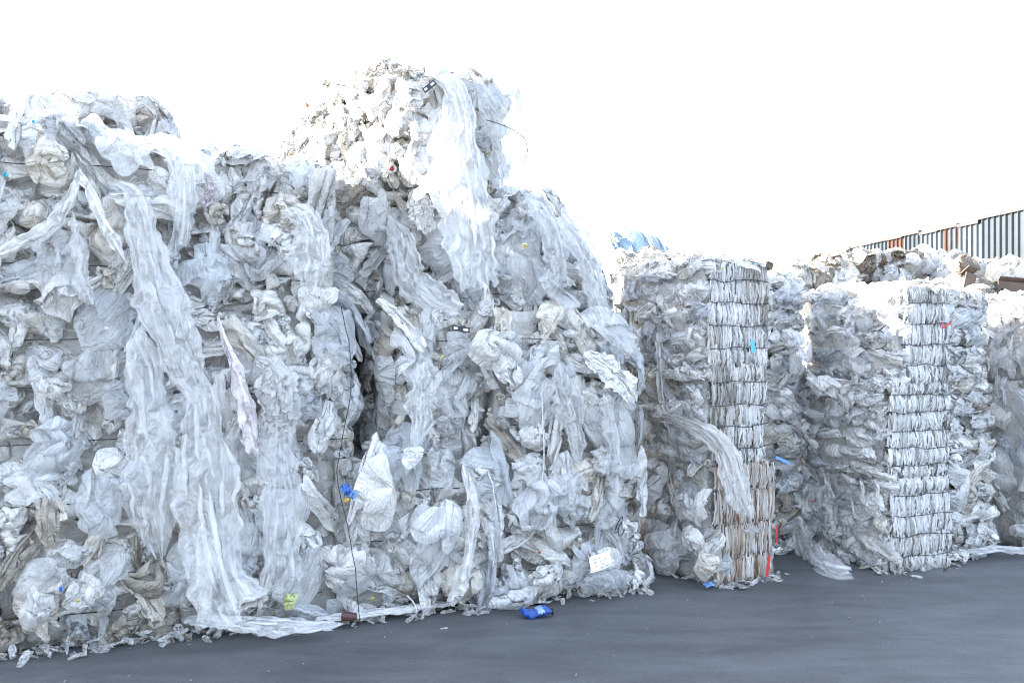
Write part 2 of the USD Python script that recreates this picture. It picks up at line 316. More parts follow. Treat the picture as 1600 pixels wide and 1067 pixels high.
FACES = {'front': lambda w, d, h: ((0, 0, 0), (1, 0, 0), (0, 0, 1), (0, -1, 0), w, h),
         'left': lambda w, d, h: ((0, d, 0), (0, -1, 0), (0, 0, 1), (-1, 0, 0), d, h),
         'right': lambda w, d, h: ((w, 0, 0), (0, 1, 0), (0, 0, 1), (1, 0, 0), d, h),
         'top': lambda w, d, h: ((0, 0, h), (1, 0, 0), (0, 1, 0), (0, 0, 1), w, d)}
def scraps(parent, spots, mats, smin, smax, kinds=('tiny', 'shred'), name='film_scraps'):
    """Small torn bits too many to pick apart: (point, normal) spots."""
    pi = UsdGeom.PointInstancer.Define(stage, fresh(parent, name))
    tag(pi, kind='stuff'); base = str(pi.GetPath()); protos = []
    for i in range(10):
        q, f, st = P[kinds[i % len(kinds)]][int(R.integers(12))]
        sh = q * (np.array([.55, 1.2, .55]) if kinds[i % len(kinds)] == 'shred' else 1.0)
        protos.append(put(base, 'scrap', sh, f, pick(mats), st=st * .35).GetPath())
    n = len(spots); pos, quat, sc = [], [], []
    for c, nn in spots:
        nn = unit(np.asarray(nn) + R.normal(0, .45, 3)); a = unit(np.cross(nn, R.normal(0, 1, 3))); b = np.cross(nn, a)
        r = Gf.Matrix3d(*a, *b, *nn).ExtractRotation().GetQuat()
        quat.append(Gf.Quath(float(r.GetReal()), *[float(x) for x in r.GetImaginary()])); pos.append(Gf.Vec3f(*map(float, c)))
        s = R.uniform(smin, smax); sc.append(Gf.Vec3f(s, s, s))
    pi.CreatePrototypesRel().SetTargets(protos)
    pi.CreateProtoIndicesAttr(Vt.IntArray([int(x) for x in R.integers(0, len(protos), n)]))
    pi.CreatePositionsAttr(Vt.Vec3fArray(pos)); pi.CreateOrientationsAttr(Vt.QuathArray(quat)); pi.CreateScalesAttr(Vt.Vec3fArray(sc))
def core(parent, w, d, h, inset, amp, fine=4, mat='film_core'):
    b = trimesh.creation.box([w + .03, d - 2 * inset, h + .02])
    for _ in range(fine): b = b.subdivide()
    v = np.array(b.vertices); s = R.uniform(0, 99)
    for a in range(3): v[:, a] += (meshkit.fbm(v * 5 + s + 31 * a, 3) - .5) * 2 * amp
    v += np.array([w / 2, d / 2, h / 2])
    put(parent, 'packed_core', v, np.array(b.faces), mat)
def blanket(parent, face, w, d, h, mat):
    """The packed film of one side of a bale: a squeezed sheet that covers the side and curls back at its rim."""
    o, t1, t2, n, W, H = FACES[face](w, d, h); o, t1, t2, n = (np.array(x, float) for x in (o, t1, t2, n))
    kd = 'blanket' if face == 'front' and w * h > .7 else 'cover'
    q, f, st = P[kd][int(R.integers(len(P[kd])))]; q = q.copy()
    if R.random() < .5: q[:, 0] *= -1
    if R.random() < .5: q[:, 1] *= -1
    e = np.clip((np.abs(q[:, :2]).max(1) - .40) / .10, 0, 1.3)
    v = o + np.outer((q[:, 0] * 1.05 + .5) * W, t1) + np.outer((q[:, 1] * 1.05 + .5) * H, t2) + np.outer(q[:, 2] * 1.25 * min(W, H) * (1 - .5 * e) - .075 - .10 * e**2, n)
    put(parent, 'packed_film', v, f, mat, st=st * min(W, H) / .3)
def cut_end(parent, face, w, d, h, wires, mat, u0=0., u1=None, proud=.0):
    """The end of a bale where the folded layers stand on edge, pinched by the wires: each layer is a strip of its own."""
    o, t1, t2, n, W, H = FACES[face](w, d, h); o, t1, t2, n = map(np.array, (o, t1, t2, n)); u1 = W if u1 is None else u1
    ys = [0.0] + list(wires) + [H]; sd = R.uniform(0, 99)
    V, Fc, T, base = [], [], [], 0
    for a, b in zip(ys[:-1], ys[1:]):
        for rep in range(2):
            x = u0
            while x < u1:
                wd = R.uniform(.0035, .013) * (1 if rep else 1.4); m = 7; tn = R.random()
                t = np.linspace(0, 1, m); lean = R.normal(0, .012)
                e0, e1 = R.uniform(-.03, .012), R.uniform(-.03, .012)
                if R.random() < .12: e0 -= R.uniform(.02, .3) * (b - a)
                if R.random() < .12: e1 -= R.uniform(.02, .3) * (b - a)
                yy = a - e0 + (b - a + e0 + e1) * t
                out = proud + (.012 * np.sin(np.pi * np.clip(t, .02, .98))**.4 - .008) * R.uniform(.5, 1.35) + R.normal(0, .006) + (0 if rep else -.012)
                out = out + R.normal(0, .003, m) + .05 * (meshkit.fbm(np.stack([np.full(m, x * 7 + sd), yy * 4, 0 * yy], -1), 3) - .5)
                xm = x + wd / 2 + lean * (t - .5) + R.normal(0, .0015, m)
                for side, dep in ((-.5, -R.uniform(.002, .02)), (0., 0.), (.5, -R.uniform(.002, .02))):
                    V.append(o + np.outer(xm + side * wd * (1 + .5 * np.sin(np.pi * t)), t1) + np.outer(yy, t2) + np.outer(out + dep, n))
                i = np.arange(m - 1)[:, None]; q = []
                for c in (0, 1):
                    q.append(np.concatenate([i + c * m, i + (c + 1) * m, i + (c + 1) * m + 1, i + c * m + 1], 1))
                Fc.append(np.vstack(q) + base); base += 3 * m; T.append(np.full(3 * m, tn))
                x += wd * R.uniform(.45, .95)
    q = np.vstack(Fc); p = put(parent, 'layer_edges', np.vstack(V), np.vstack([q[:, [0, 1, 2]], q[:, [0, 2, 3]]]), mat, tone=np.concatenate(T))
    tag(p, kind='stuff')
def wire_line(parent, pts, r=.0028, jit=.004, name='baling_wire', mat='wire_steel'):
    q = smooth_path(pts, max(12, int(40 * np.linalg.norm(np.diff(np.asarray(pts), axis=0), axis=1).sum())))
    q = q + (meshkit.noise(q * 23 + R.uniform(0, 99))[:, None] - .5) * 2 * jit * np.array([1, 1, 1.])
    v, f = tube(q, r); return put(parent, name, v, f, mat)

def bale(name, label, corner, ang, w, d, z0, h, faces, mix=MIX, fine=4, inset=.10, group='bales of plastic film', wires=(), amp=.05, warp=None):
    """faces: {side: dict(style, n, size, ...)}; the bale's origin is its near lower corner, x along the front, y into the pile."""
    root = thing(name, label, 'bale', (corner[0], corner[1], z0), ang, group)
    WARP[0] = warp
    core(root, w, d, h, inset, amp, fine)
    spots = []
    for side, s in faces.items():
        o, t1, t2, n, W, H = FACES[side](w, d, h); o, t1, t2, n = (np.array(x, float) for x in (o, t1, t2, n))
        vert = side != 'top'; mx = s.get('mix', mix); clip = 0.004 - z0
        lo, hi = s.get('u', (0., 1.))
        def at(u, v, out): return o + t1 * W * u + t2 * H * v + n * out
        def nrm(u, v):
            q = n.copy()
            if vert:
                if v > .84: q = q + np.array([0, 0, (v - .84) / .16 * .8])
                if s.get('round', True):
                    if u < .12: q = q - t1 * (.12 - u) / .12 * .7
                    if u > .88: q = q + t1 * (u - .88) / .12 * .7
            return unit(q)
        style = s.get('style', 'loose'); dens = s.get('dens', 1.0); size = s.get('size', .27)
        if style == 'loose':
            blanket(root, side, w, d, h, pick({'film_base': 3, 'film_grey': 1} if mx is GRUBBY else {'film_base': 2, 'film_white': 2}))
            def spread(z, f, fn):
                nx, ny = max(1, round(W * (hi - lo) / (z * f))), max(1, round(H / (z * f)))
                for i in range(nx):
                    for j in range(ny):
                        fn(lo + (hi - lo) * (i + .5 + R.uniform(-.45, .45)) / nx, (j + .5 + R.uniform(-.45, .45)) / ny)
            def pillow(u, v, z, out, tl=.13):
                k = pick({'soft': 4, 'gather': 4, 'crush': 3, 'big': 2}); q = z * R.uniform(.6, 1.0)
                wad(root, 'film_wad', pick(mx), k, at(u, v, out), nrm(u, v) + R.normal(0, tl, 3), t2, R.uniform(-3.1, 3.1), z, q, R.uniform(.28, .42) * q, R.uniform(.55, 1.0), clip=clip, tuck=.35)
            def flap(u, v, z, out):
                lean = np.array([0, 0, R.uniform(.0, .35)]) if vert else 0
                wad(root, 'film_flap', pick(mx), 'pleat', at(u, v, out), nrm(u, v) + R.normal(0, .16, 3) + lean, t2, R.normal(0, .45) + (1.3 if R.random() < s.get('lying', .15) else 0), z * R.uniform(.5, .8), z * R.uniform(1.3, 2.2), R.uniform(.03, .06), R.uniform(.9, 1.3), clip=clip, tuck=.1)
            def tuft(u, v, z, out):
                wad(root, 'film_tuft', pick(mx), pick({'crush': 3, 'fine': 1, 'gather': 3}), at(u, v, out), nrm(u, v) + R.normal(0, .3, 3), t2, R.uniform(-3.1, 3.1), z, z * R.uniform(.6, 1.), R.uniform(.02, .06), 1.1, clip=clip)
            spread(size, .78 / dens**.5, lambda u, v: pillow(u, v, size * R.uniform(.75, 1.35), R.uniform(-.085, .0)))
            spread(size, .98 / dens**.5, lambda u, v: flap(u, v, size * R.uniform(.6, 1.1), R.uniform(-.03, .02)))
            spread(size, 1.25 / dens**.5, lambda u, v: tuft(u, v, size * R.uniform(.35, .65), R.uniform(-.03, .03)))
            if vert: spread(size, 1.5 / dens**.5, lambda u, v: wad(root, 'film_veil', pick({'film_veil': 4, 'film_clear': 2, 'film_frost': 1}), pick({'big': 3, 'soft': 2}), at(u, v, R.uniform(-.01, .03)), nrm(u, v) + R.normal(0, .1, 3), t2, R.normal(0, .6), size * R.uniform(1.1, 1.7), size * R.uniform(1.2, 2.1), R.uniform(.05, .09), R.uniform(.4, .7), clip=clip))
        elif style == 'bands':                                        # layers bulging between the wires
            ys = [0.] + list(s['wires']) + [H]; blanket(root, side, w, d, h, 'film_base')
            for _ in range(int(5 * W * H)):
                u, v = lo + (hi - lo) * R.uniform(.1, .75), R.uniform(.15, .9); z = R.uniform(.22, .4)
                wad(root, 'film_veil', pick({'film_veil': 3, 'film_clear': 2, 'film_frost': 3, 'film_white': 2}), pick({'big': 2, 'soft': 2, 'gather': 2}), at(u, v, R.uniform(-.02, .03)), nrm(u, v) + R.normal(0, .15, 3), t2, R.normal(0, .5), z, z * R.uniform(.8, 1.3), R.uniform(.05, .08), .7, clip=clip)
            for a, b in zip(ys[:-1], ys[1:]):
                x = lo * W - R.uniform(0, .1); hiW = hi * W - .10
                while x < hiW:
                    L = R.uniform(.20, .42); hh = (b - a)
                    for rep in range(3):
                        u = min((x + L / 2 + R.normal(0, .03)) / W, 1 - L * .42 / W); v = ((a + b) / 2 + R.normal(0, .12) * hh) / H
                        k = pick({'pleat': 4, 'crush': 3, 'soft': 5, 'gather': 4})
                        if k == 'pleat': an, sx, sy = math.pi / 2 + R.normal(0, .35), hh * R.uniform(.8, 1.3), L * 1.25
                        else: an, sx, sy = R.normal(0, .3), L * R.uniform(.8, 1.2), hh * R.uniform(1.0, 1.6)
                        wad(root, 'film_layer', pick(mx), k, at(u, v, (R.uniform(-.06, -.03), R.uniform(-.05, -.01), R.uniform(-.03, .01))[rep]), nrm(u, v) + R.normal(0, .12, 3), t2, an, sx, sy, R.uniform(.05, .085), R.uniform(.6, 1.0), clip=clip)
                    x += L * .72
        elif style == 'cut':
            cut_end(root, side, w, d, h, s['wires'], s.get('mat', 'layers_white'), *(s.get('span', (0., W))), proud=-.005)
        area = W * (hi - lo) * H
        for _ in range(int(s.get('bits', 60 if style != 'cut' else 22) * area)):
            u, v = lo + (hi - lo) * R.random(), R.random(); spots.append((at(u, v, R.uniform(-.02, .05)), nrm(u, v)))
    WARP[0] = None
    if spots and warp: q = warp(np.array([c for c, _ in spots])); spots = [(c, n_) for c, (_, n_) in zip(q, spots)]
    if spots: scraps(root, spots, mix, .04, .12)
    for side, zs, u0, u1, out in wires:
        o, t1, t2, n, W, H = FACES[side](w, d, h); o, t1, t2, n = (np.array(x, float) for x in (o, t1, t2, n))
        for z in zs:
            us = np.linspace(u0, u1, 6); wire_line(root, [o + t1 * W * u + t2 * (z + R.normal(0, .006)) + n * (out + R.normal(0, .004)) for u in us])
    return root

# ---------------------------------------------------------------- ground
g = 150.
put('/World', 'ground', [(-g, -60, 0), (g, -60, 0), (g, 240, 0), (-g, 240, 0)], [(0, 1, 2), (0, 2, 3)], 'concrete', smooth=False)
tag(stage.GetPrimAtPath('/World/ground'), 'smooth grey concrete yard in front of the bales', kind='structure')

# ---------------------------------------------------------------- corrugated fence far behind on the right
A, Bv = np.array([13.1, 19.0]), np.array([11.80, 35.2]); L = np.linalg.norm(Bv - A); du = (Bv - A) / L; ang = math.atan2(du[1], du[0])
fence = thing('corrugated_fence', 'tall corrugated sheet metal fence with rusty panels beyond the bales', 'fence', (A[0], A[1], 0), ang)
prof = [(0, 0), (.09, 0), (.12, .05), (.15, .05), (.18, 0), (.27, 0)]
n = int(L / 1.08)
for i in range(n):
    x0 = i * 1.08; top = 4.85 + (.0 if i < 7 else -.06 if i < 10 else .0) + R.normal(0, .012)
    dep = 19 + i * 1.08 / L * 16.2; pxl = 800 + (A[0] + du[0] * x0) / (A[1] + du[1] * x0) * F
    mat = 'rusty_sheet' if 1390 < pxl < 1414 else 'zinc_sheet_streaked' if 1494 < pxl < 1530 else pick({'zinc_sheet': 5, 'zinc_sheet_pale': 2})
    pts = [(x0 + k * .27 + px_, py_) for k in range(4) for px_, py_ in prof[:-1]] + [(x0 + 1.08, 0)]
    pts = np.array(pts); off = (i % 2) * .004
    # outward is towards the yard: +y of the fence frame is to its left
    v = np.vstack([np.c_[pts[:, 0], pts[:, 1] + off, np.zeros(len(pts))], np.c_[pts[:, 0], pts[:, 1] + off, np.full(len(pts), top)]])
    m = len(pts); q = np.array([(k, k + 1, m + k + 1, m + k) for k in range(m - 1)])
    put(fence, 'metal_panel', v, np.vstack([q[:, [0, 1, 2]], q[:, [0, 2, 3]]]), mat, smooth=False, label='rust brown metal panel' if mat == 'rusty_sheet' else None)
    putmesh(fence, 'top_rail', trimesh.creation.box([1.07, .10, .09], trimesh.transformations.translation_matrix([x0 + .54, .03, top + .03])), 'black_plastic')

# ---------------------------------------------------------------- the long wall of bales
TH = math.radians(22); WR, WI = np.array([math.cos(TH), math.sin(TH)]), np.array([-math.sin(TH), math.cos(TH)])
W0 = np.array([-2.58, 5.08])
def wl(s, off=0.): return W0 + s * WR + off * WI
def hump(v):
    v = v.copy(); v[:, 2] *= 1 - .42 * np.clip(1 - v[:, 0] / .9, 0, 1.2)**1.5 - .10 * np.clip((v[:, 0] - 1.1) / .3, 0, 1)**2; return v
def slope_right(v):
    v = v.copy(); v[:, 2] *= 1 - .62 * np.clip((v[:, 0] - .45) / .45, 0, 1.15)**1.5; return v
def dome_top(v):
    v = v.copy(); v[:, 2] *= 1.02 - .16 * np.clip((v[:, 0] - .87) / .6, 0, 1.1)**2; return v
wallgroup = 'loose film bales of the tall wall'
def wall_bale(label, s0, s1, off, z0, h, top=False, left=False, right=False, mix=MIX, d=1.15, yaw=0., size=.27, dens=1., **kw):
    f = {'front': dict(style='loose', size=size, dens=dens)}
    if top: f['top'] = dict(style='loose', dens=.8, u=(0, 1))
    if left: f['left'] = dict(style='loose', dens=.7)
    if right: f['right'] = dict(style='loose', dens=.8)
    w = s1 - s0
    wr = [('front', [h * .2 + R.normal(0, .02), h * .5, h * .8 + R.normal(0, .02)], R.uniform(0, .1), R.uniform(.9, 1.), -.01)]
    return bale('film_bale', label, wl(s0, off), TH + yaw, w, d, z0, h, f, mix, wires=wr, group=wallgroup, **kw)
b1 = wall_bale('dirty white film bale at the bottom left corner of the wall', -.75, .80, .0, 0, .90, mix=SOILED)
b2 = wall_bale('white film bale in the middle of the leftmost stack, wires at its left edge', -.75, .80, .03, .90, .92)
b3 = wall_bale('rounded white film bale on top of the leftmost stack', -.70, .80, .03, 1.82, .90, top=True, right=True, warp=dome_top)
b4 = wall_bale('white film bale at the foot of the second stack, behind the trailing sheet', .83, 1.70, .02, 0, .88)
b5 = wall_bale('white film bale in the middle of the second stack from the left', .81, 1.78, .06, .88, .88, mix=CLEAN, right=True)
b6 = wall_bale('bright white film bale on top of the second stack from the left', .83, 1.70, .08, 1.76, .86, top=True, mix=CLEAN)
b7 = wall_bale('bulging film bale with a blue and yellow wrapper, at the foot of the wall', 1.72, 2.70, -.05, 0, .90, size=.31)
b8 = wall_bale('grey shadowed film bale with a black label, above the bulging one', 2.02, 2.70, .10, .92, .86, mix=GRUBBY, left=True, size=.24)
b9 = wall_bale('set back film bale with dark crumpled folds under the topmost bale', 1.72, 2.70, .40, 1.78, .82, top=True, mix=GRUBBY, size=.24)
b10 = wall_bale('crumpled clear film bale behind the blue bottle at the foot of the wall', 2.70, 3.66, -.04, 0, .88, right=True, size=.25)
b11 = wall_bale('shaggy grey white film bale with hanging flaps at the right end of the wall', 2.70, 3.66, .02, .90, .88, right=True, mix=GRUBBY, size=.27)
b12 = wall_bale('set back film bale on the right shoulder of the wall', 2.70, 3.68, .40, 1.78, .80, top=True, right=True, mix=CLEAN, size=.27, warp=slope_right)
b20b = wall_bale('bale of the second row seen only through the dark hollow', 1.45, 2.45, 1.20, .0, 1.80, mix=GRUBBY)
# the single bale on top, turned so that its left side catches the sun
TB = math.radians(-42)
b13 = bale('film_bale', 'sunlit topmost bale standing alone on the wall', (-1.60, 6.95), TB, 1.40, .80, 2.58, .74,
           {'front': dict(style='loose', size=.17, mix=WARM, dens=1.5, bits=120), 'right': dict(style='loose', size=.24, mix=CLEAN), 'top': dict(style='loose', mix=CLEAN, size=.22), 'left': dict(style='loose', dens=.6)},
           WARM, group=wallgroup, warp=hump)
b14 = bale('film_bale', 'blue grey film bale peeping over the top of the leftmost stack', wl(.20, .72), TH + .06, .60, 1.1, 2.60, .46, {'front': dict(style='loose', mix={'film_frost': 4, 'film_grey': 1, 'film_white': 3}, size=.3), 'top': dict(style='loose', dens=.6), 'right': dict(style='loose')}, CLEAN, group=wallgroup)
b15 = bale('film_bale', 'grey bale of stiff film at the upper left edge of the picture', wl(-1.08, .60), TH - .05, .95, 1.1, 2.60, .40, {'front': dict(style='loose', mix=GRUBBY, size=.26), 'top': dict(style='loose', dens=.6), 'right': dict(style='loose')}, GRUBBY, group=wallgroup)

# ---------------------------------------------------------------- the two wired stacks with a corner towards the camera, and those beside them
YA = math.radians(30)
wiredgroup = 'wired film bales with cut ends'
def wires_of(h, n): return [h * (i + .75) / (n + .5) for i in range(n)]
def wired(label, corner, z0, h, nw, mat, mix=CLEAN, top=False, w=.5, d=1.0, yaw=0., leftstyle='bands', size=.25, right=None, cut=(0, None), group=wiredgroup, wireend=True):
    ws = wires_of(h, nw)
    f = {'front': dict(style='cut', wires=ws, mat=mat, span=(cut[0], w if cut[1] is None else cut[1]), bits=6), 'left': dict(style=leftstyle, wires=ws, size=size, dens=1.2)}
    if top: f['top'] = dict(style='loose', dens=1.2, size=.2, bits=150)
    if right: f['right'] = dict(style='loose', dens=.35, bits=30)
    wr = [('left', ws, 0, 1, -.012)] + ([('front', ws, -.01, 1.0, .018)] if wireend else [])
    return bale('wired_bale', label, corner, YA + yaw, w, d, z0, h, f, mix, wires=wr, group=group, inset=.06)
C5, C6 = (1.34, 6.51), (2.63, 6.87)
b16 = wired('collapsed bale with rust stained end at the foot of the first wired stack', C5, 0, .78, 3, 'layers_rusty', GRUBBY, leftstyle='loose', size=.26, right=True, wireend=False)
b17 = wired('wired bale with brown soiled end in the middle of the first wired stack', (C5[0] - .02, C5[1] + .01), .78, .66, 4, 'layers_soiled', MIX, right=True, w=.46)
b18 = wired('wired bale with white end and teal tape on top of the first wired stack', (C5[0] - .03, C5[1] + .03), 1.44, .68, 4, 'layers_white', CLEAN, top=True, right=True)
b19 = wired('bottom wired bale of the second stack, brown stain at the end of its layers', C6, 0, .64, 4, 'layers_white', CLEAN, w=.55, right=True, yaw=-.09)
b20 = wired('middle wired bale of the second wired stack with neat black wires', (C6[0] - .01, C6[1] + .02), .64, .68, 5, 'layers_white', CLEAN, w=.56, right=True, yaw=-.09)
b21 = wired('top wired bale of the second stack under a sunlit fringe, red mark on its end', (C6[0] + .12, C6[1] + .06), 1.32, .66, 4, 'layers_white', CLEAN, top=True, w=.40, d=1.0, right=True, yaw=-.09)
sidegroup = 'film bales standing behind the wired stacks'
def side(label, corner, z0, h, mix=CLEAN, w=.55, d=.9, top=False, yaw=0., size=.25, right=False, nw=4, group=sidegroup, left=True, dens=.8):
    f = {'front': dict(style='bands', wires=wires_of(h, nw), mix=mix)}
    if left: f['left'] = dict(style='loose', size=size, dens=dens)
    if top: f['top'] = dict(style='loose', dens=.8, size=.22, bits=90)
    if right: f['right'] = dict(style='loose', dens=.4)
    return bale('film_bale', label, corner, YA + yaw, w, d, z0, h, f, mix, wires=[('front', wires_of(h, nw), 0, 1, .006)], group=group, fine=3)
side('lowest loose film bale in the gap between the wired stacks', (1.80, 7.42), 0, .72, GRUBBY, left=False)
side('loose film bale halfway up the gap between the wired stacks', (1.80, 7.40), .72, .68, MIX, left=False)
side('round loose film bale high in the gap between the wired stacks', (1.76, 7.36), 1.40, .70, CLEAN, left=False, top=True)
side('lowest loose bale behind the right end of the second wired stack', (3.16, 7.24), 0, .66, MIX, left=False, d=1.9)
side('middle loose bale behind the right end of the second wired stack', (3.14, 7.25), .66, .66, MIX, left=False, d=1.9)
side('top loose bale behind the right end of the second wired stack, with a dark hole', (3.10, 7.22), 1.32, .64, CLEAN, left=False, d=1.9, top=True)
side('lowest shaded bale at the right edge of the picture', (4.10, 7.55), 0, .62, CLEAN, w=1., d=1.1)
side('shaded bale with a hanging loop at the right edge, middle of its stack', (4.10, 7.58), .62, .66, CLEAN, w=1., d=1.1)
side('top bale of the stack at the right edge with a sunlit crest', (4.12, 7.56), 1.28, .66, CLEAN, w=1., d=1.1, top=True)
backgroup = 'bales of the far rows'
def back(label, px, depth, ztop, w, mix, yaw=.0, h=.8, d=1., size=.26, name='film_bale', low=None):
    X = (px - 800) / F * depth
    bale(name, label, (X, depth), yaw, w, d, ztop - h, h, {'front': dict(style='loose', mix=mix, size=size, bits=110), 'top': dict(style='loose', dens=.9, size=.22), 'left': dict(style='loose', dens=.6)}, mix, group=backgroup, fine=3)
    if low: bale(name, low, (X, depth + .02), yaw, w, d, 0, ztop - h, {'front': dict(style='loose', dens=.2, size=.4, bits=0)}, mix, group=backgroup, fine=3)
back('bale with a sunlit white top just behind the first wired stack', 985, 7.62, 2.25, .68, WARM, .2, low='lower bale just behind the first wired stack')
back('pale bale with dark streaks behind the gap between the wired stacks', 1222, 8.7, 2.26, .60, SOILED, .1, low='lower bale behind the gap between the wired stacks')
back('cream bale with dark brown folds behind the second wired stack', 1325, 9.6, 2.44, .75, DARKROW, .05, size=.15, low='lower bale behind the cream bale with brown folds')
back('far white bale below the rusty fence panels', 1432, 9.9, 2.46, .55, SOILED, .0, low='lower bale below the far white bale')
back('bale mixed with brown cardboard near the right edge', 1500, 9.2, 2.32, .95, SOILED, -.05, low='lower bale under the one mixed with cardboard')

# ---------------------------------------------------------------- large loose sheets hanging over the pile
def P3(px, py, depth): return np.array([(px - 800) / F * depth, depth, EYE - (py - 533.5) / F * depth])
def wall_depth(px, off=0.):
    """Depth at which the line of sight of that column meets the wall, off metres behind its front."""
    p = W0 + off * WI; k = (px - 800) / F
    return (p[0] * WR[1] - p[1] * WR[0]) / (k * WR[1] - WR[0])
def line_depth(px, c, a):
    k = (px - 800) / F; dx, dy = math.cos(a), math.sin(a)
    return (c[0] * dy - c[1] * dx) / (k * dy - dx)
NW = np.array([WI[0] * -1, WI[1] * -1, 0.])
def drape(name, label, category, pts, mat, kind='long', nrm=NW, relief=1.0, group=None, k=None, parent='/World', arch=.25):
    """pts: (x, y, z, half width) along the sheet; it lies over what is behind it with the folds running along it."""
    q, f, st = P[kind][int(R.integers(len(P[kind]))) if k is None else k]
    path = smooth_path(pts, 120); t = q[:, 1] + .5; sd = R.uniform(0, 99)
    t = np.clip(t + (.16 * (meshkit.fbm(np.stack([q[:, 0] * 9 + sd, 0 * t, 0 * t], -1), 3) - .5) - .02) * np.clip((t - .7) / .3, 0, 1) + .06 * (meshkit.noise(np.stack([q[:, 0] * 7 + sd, 0 * t + 5, 0 * t], -1)) - .5) * np.clip((.2 - t) / .2, 0, 1), 0, 1.0)
    s = np.linspace(0, 1, 120); c = np.stack([np.interp(t, s, path[:, a]) for a in range(4)], 1)
    tg = np.gradient(path[:, :3], axis=0); tg /= np.linalg.norm(tg, axis=1, keepdims=True)
    ac = np.cross(tg, nrm); ac /= np.linalg.norm(ac, axis=1, keepdims=True); nn = np.cross(ac, tg)
    ac, nn = (np.stack([np.interp(t, s, x[:, a]) for a in range(3)], 1) for x in (ac, nn))
    hw = c[:, 3:4]; x = q[:, :1] * 2
    wob = (meshkit.noise(np.stack([t * 6 + R.uniform(0, 99), t * 0, x[:, 0] * 1.5], -1))[:, None] - .5)
    v = c[:, :3] + ac * (x * hw * (1 + .7 * wob + .5 * (meshkit.noise(np.stack([t * 30 + sd, t * 0, np.sign(x[:, 0]) * 3], -1))[:, None] - .5) * x**2)) + nn * (q[:, 2:3] * hw * 2.6 * relief * np.clip(1.3 - .3 * hw / .1, .7, 1) + arch * hw * (1 - x**2))
    L = np.linalg.norm(np.diff(path[:, :3], axis=0), axis=1).sum()
    m = put(parent, name, v, f, mat, st=np.stack([q[:, 0] * hw[:, 0] / .21, t * L / .75], 1) + R.uniform(0, 9, 2))
    if parent == '/World': tag(m, label, category, group)
    return m
def WP(px, py, hw, out=.08, off=0.):
    dpt = wall_depth(px, off - out); return (*P3(px, py, dpt), hw / F * dpt)
def wallsheet(label, pts, mat, kind='long', name='film_sheet', category='film sheet', out=.09, off=0., **kw):
    return drape(name, label, category, [WP(p[0], p[1], p[2], p[3] if len(p) > 3 else out, off) for p in pts], mat, kind, **kw)
drape('film_sheet', 'long white sheet pouring off the right corner of the topmost bale', 'film sheet', [(*P3(668, 122, 6.22), .05), (*P3(702, 132, 6.05), .12), (*P3(720, 180, 5.97), .15), (*P3(724, 260, 5.93), .20), (*P3(734, 350, 5.90), .22), (*P3(742, 430, 5.88), .24), (*P3(752, 496, 5.86), .22)], 'sheet_veil', relief=1.0)
drape('film_sheet', 'thin clear sheet at the right side of the topmost bale', 'film sheet', [(*P3(735, 118, 6.25), .06), (*P3(770, 175, 6.30), .12), (*P3(785, 240, 6.35), .12), (*P3(782, 300, 6.35), .07)], 'sheet_veil', nrm=unit([.3, -.9, 0]))
wallsheet('sheet rolled over the shoulder of the leftmost stack', [(225, 212, 18, -.05), (265, 228, 32, .06), (285, 270, 34, .12), (286, 340, 34, .12), (276, 415, 24, .10)], 'sheet_veil')
wallsheet('wide streamer running down the middle of the leftmost stack', [(180, 285, 22), (212, 310, 32, .11), (230, 390, 40, .12), (246, 450, 46, .13), (268, 530, 50, .13), (298, 600, 42, .12), (322, 655, 22, .1)], 'sheet_frost')
wallsheet('frosted sheet with a ragged tip low on the leftmost stack', [(205, 500, 30), (228, 570, 48, .12), (238, 650, 58, .14), (240, 740, 58, .15), (236, 810, 46, .13), (252, 885, 18, .12)], 'sheet_veil')
wallsheet('twisted strand slanting down to the left edge', [(128, 262, 12, .08), (104, 320, 15, .14), (72, 360, 17, .15), (25, 385, 18, .15), (-30, 415, 16, .12)], 'sheet_white', 'strand')
wallsheet('narrow strip of printed film beside the slanting strand', [(122, 262, 9), (140, 300, 12, .13), (160, 345, 14, .14), (182, 385, 13, .14), (202, 420, 8, .13)], 'film_opaque', 'strand')
wallsheet('loose tail under the slanting strand', [(112, 330, 8, .12), (125, 390, 14, .13), (128, 440, 16, .13), (150, 480, 20, .11)], 'sheet_veil', 'strand')
wallsheet('tall curtain of film that reaches the ground between the first two stacks', [(302, 545, 26), (316, 630, 42, .12), (322, 720, 52, .15), (330, 810, 66, .19), (345, 890, 84, .26), (368, 955, 96, .34), (400, 1000, 90, .46)], 'sheet_veil')
wallsheet('pinkish twisted strand between the first two stacks', [(338, 480, 6), (352, 540, 10, .12), (372, 590, 16, .13), (388, 650, 22, .13), (402, 720, 14, .12)], 'film_pink', 'strand')
wallsheet('clear sheet in front of the second stack above the lime bag', [(430, 545, 26), (440, 610, 38, .13), (436, 700, 34, .13), (442, 790, 44, .15), (440, 870, 46, .17), (446, 945, 34, .19)], 'sheet_veil')
wallsheet('white puffed sheet halfway up the second stack', [(400, 560, 16), (425, 580, 34, .13), (432, 630, 38, .14), (425, 690, 30, .12)], 'sheet_white')
wallsheet('rope of film hanging to the ground left of the blue bottle', [(722, 715, 10, .08), (734, 770, 13, .13), (736, 830, 15, .15), (726, 890, 20, .18), (704, 950, 30, .22)], 'sheet_white', 'strand')
wallsheet('grey translucent flap over the dark hollow', [(668, 555, 24), (664, 600, 32, .1), (655, 650, 30, .1), (648, 705, 18, .1)], 'sheet_veil')
wallsheet('clear pointed flap hanging at the right end of the wall', [(868, 555, 16), (884, 600, 28, .12), (894, 660, 28, .13), (904, 730, 12, .12)], 'sheet_veil')
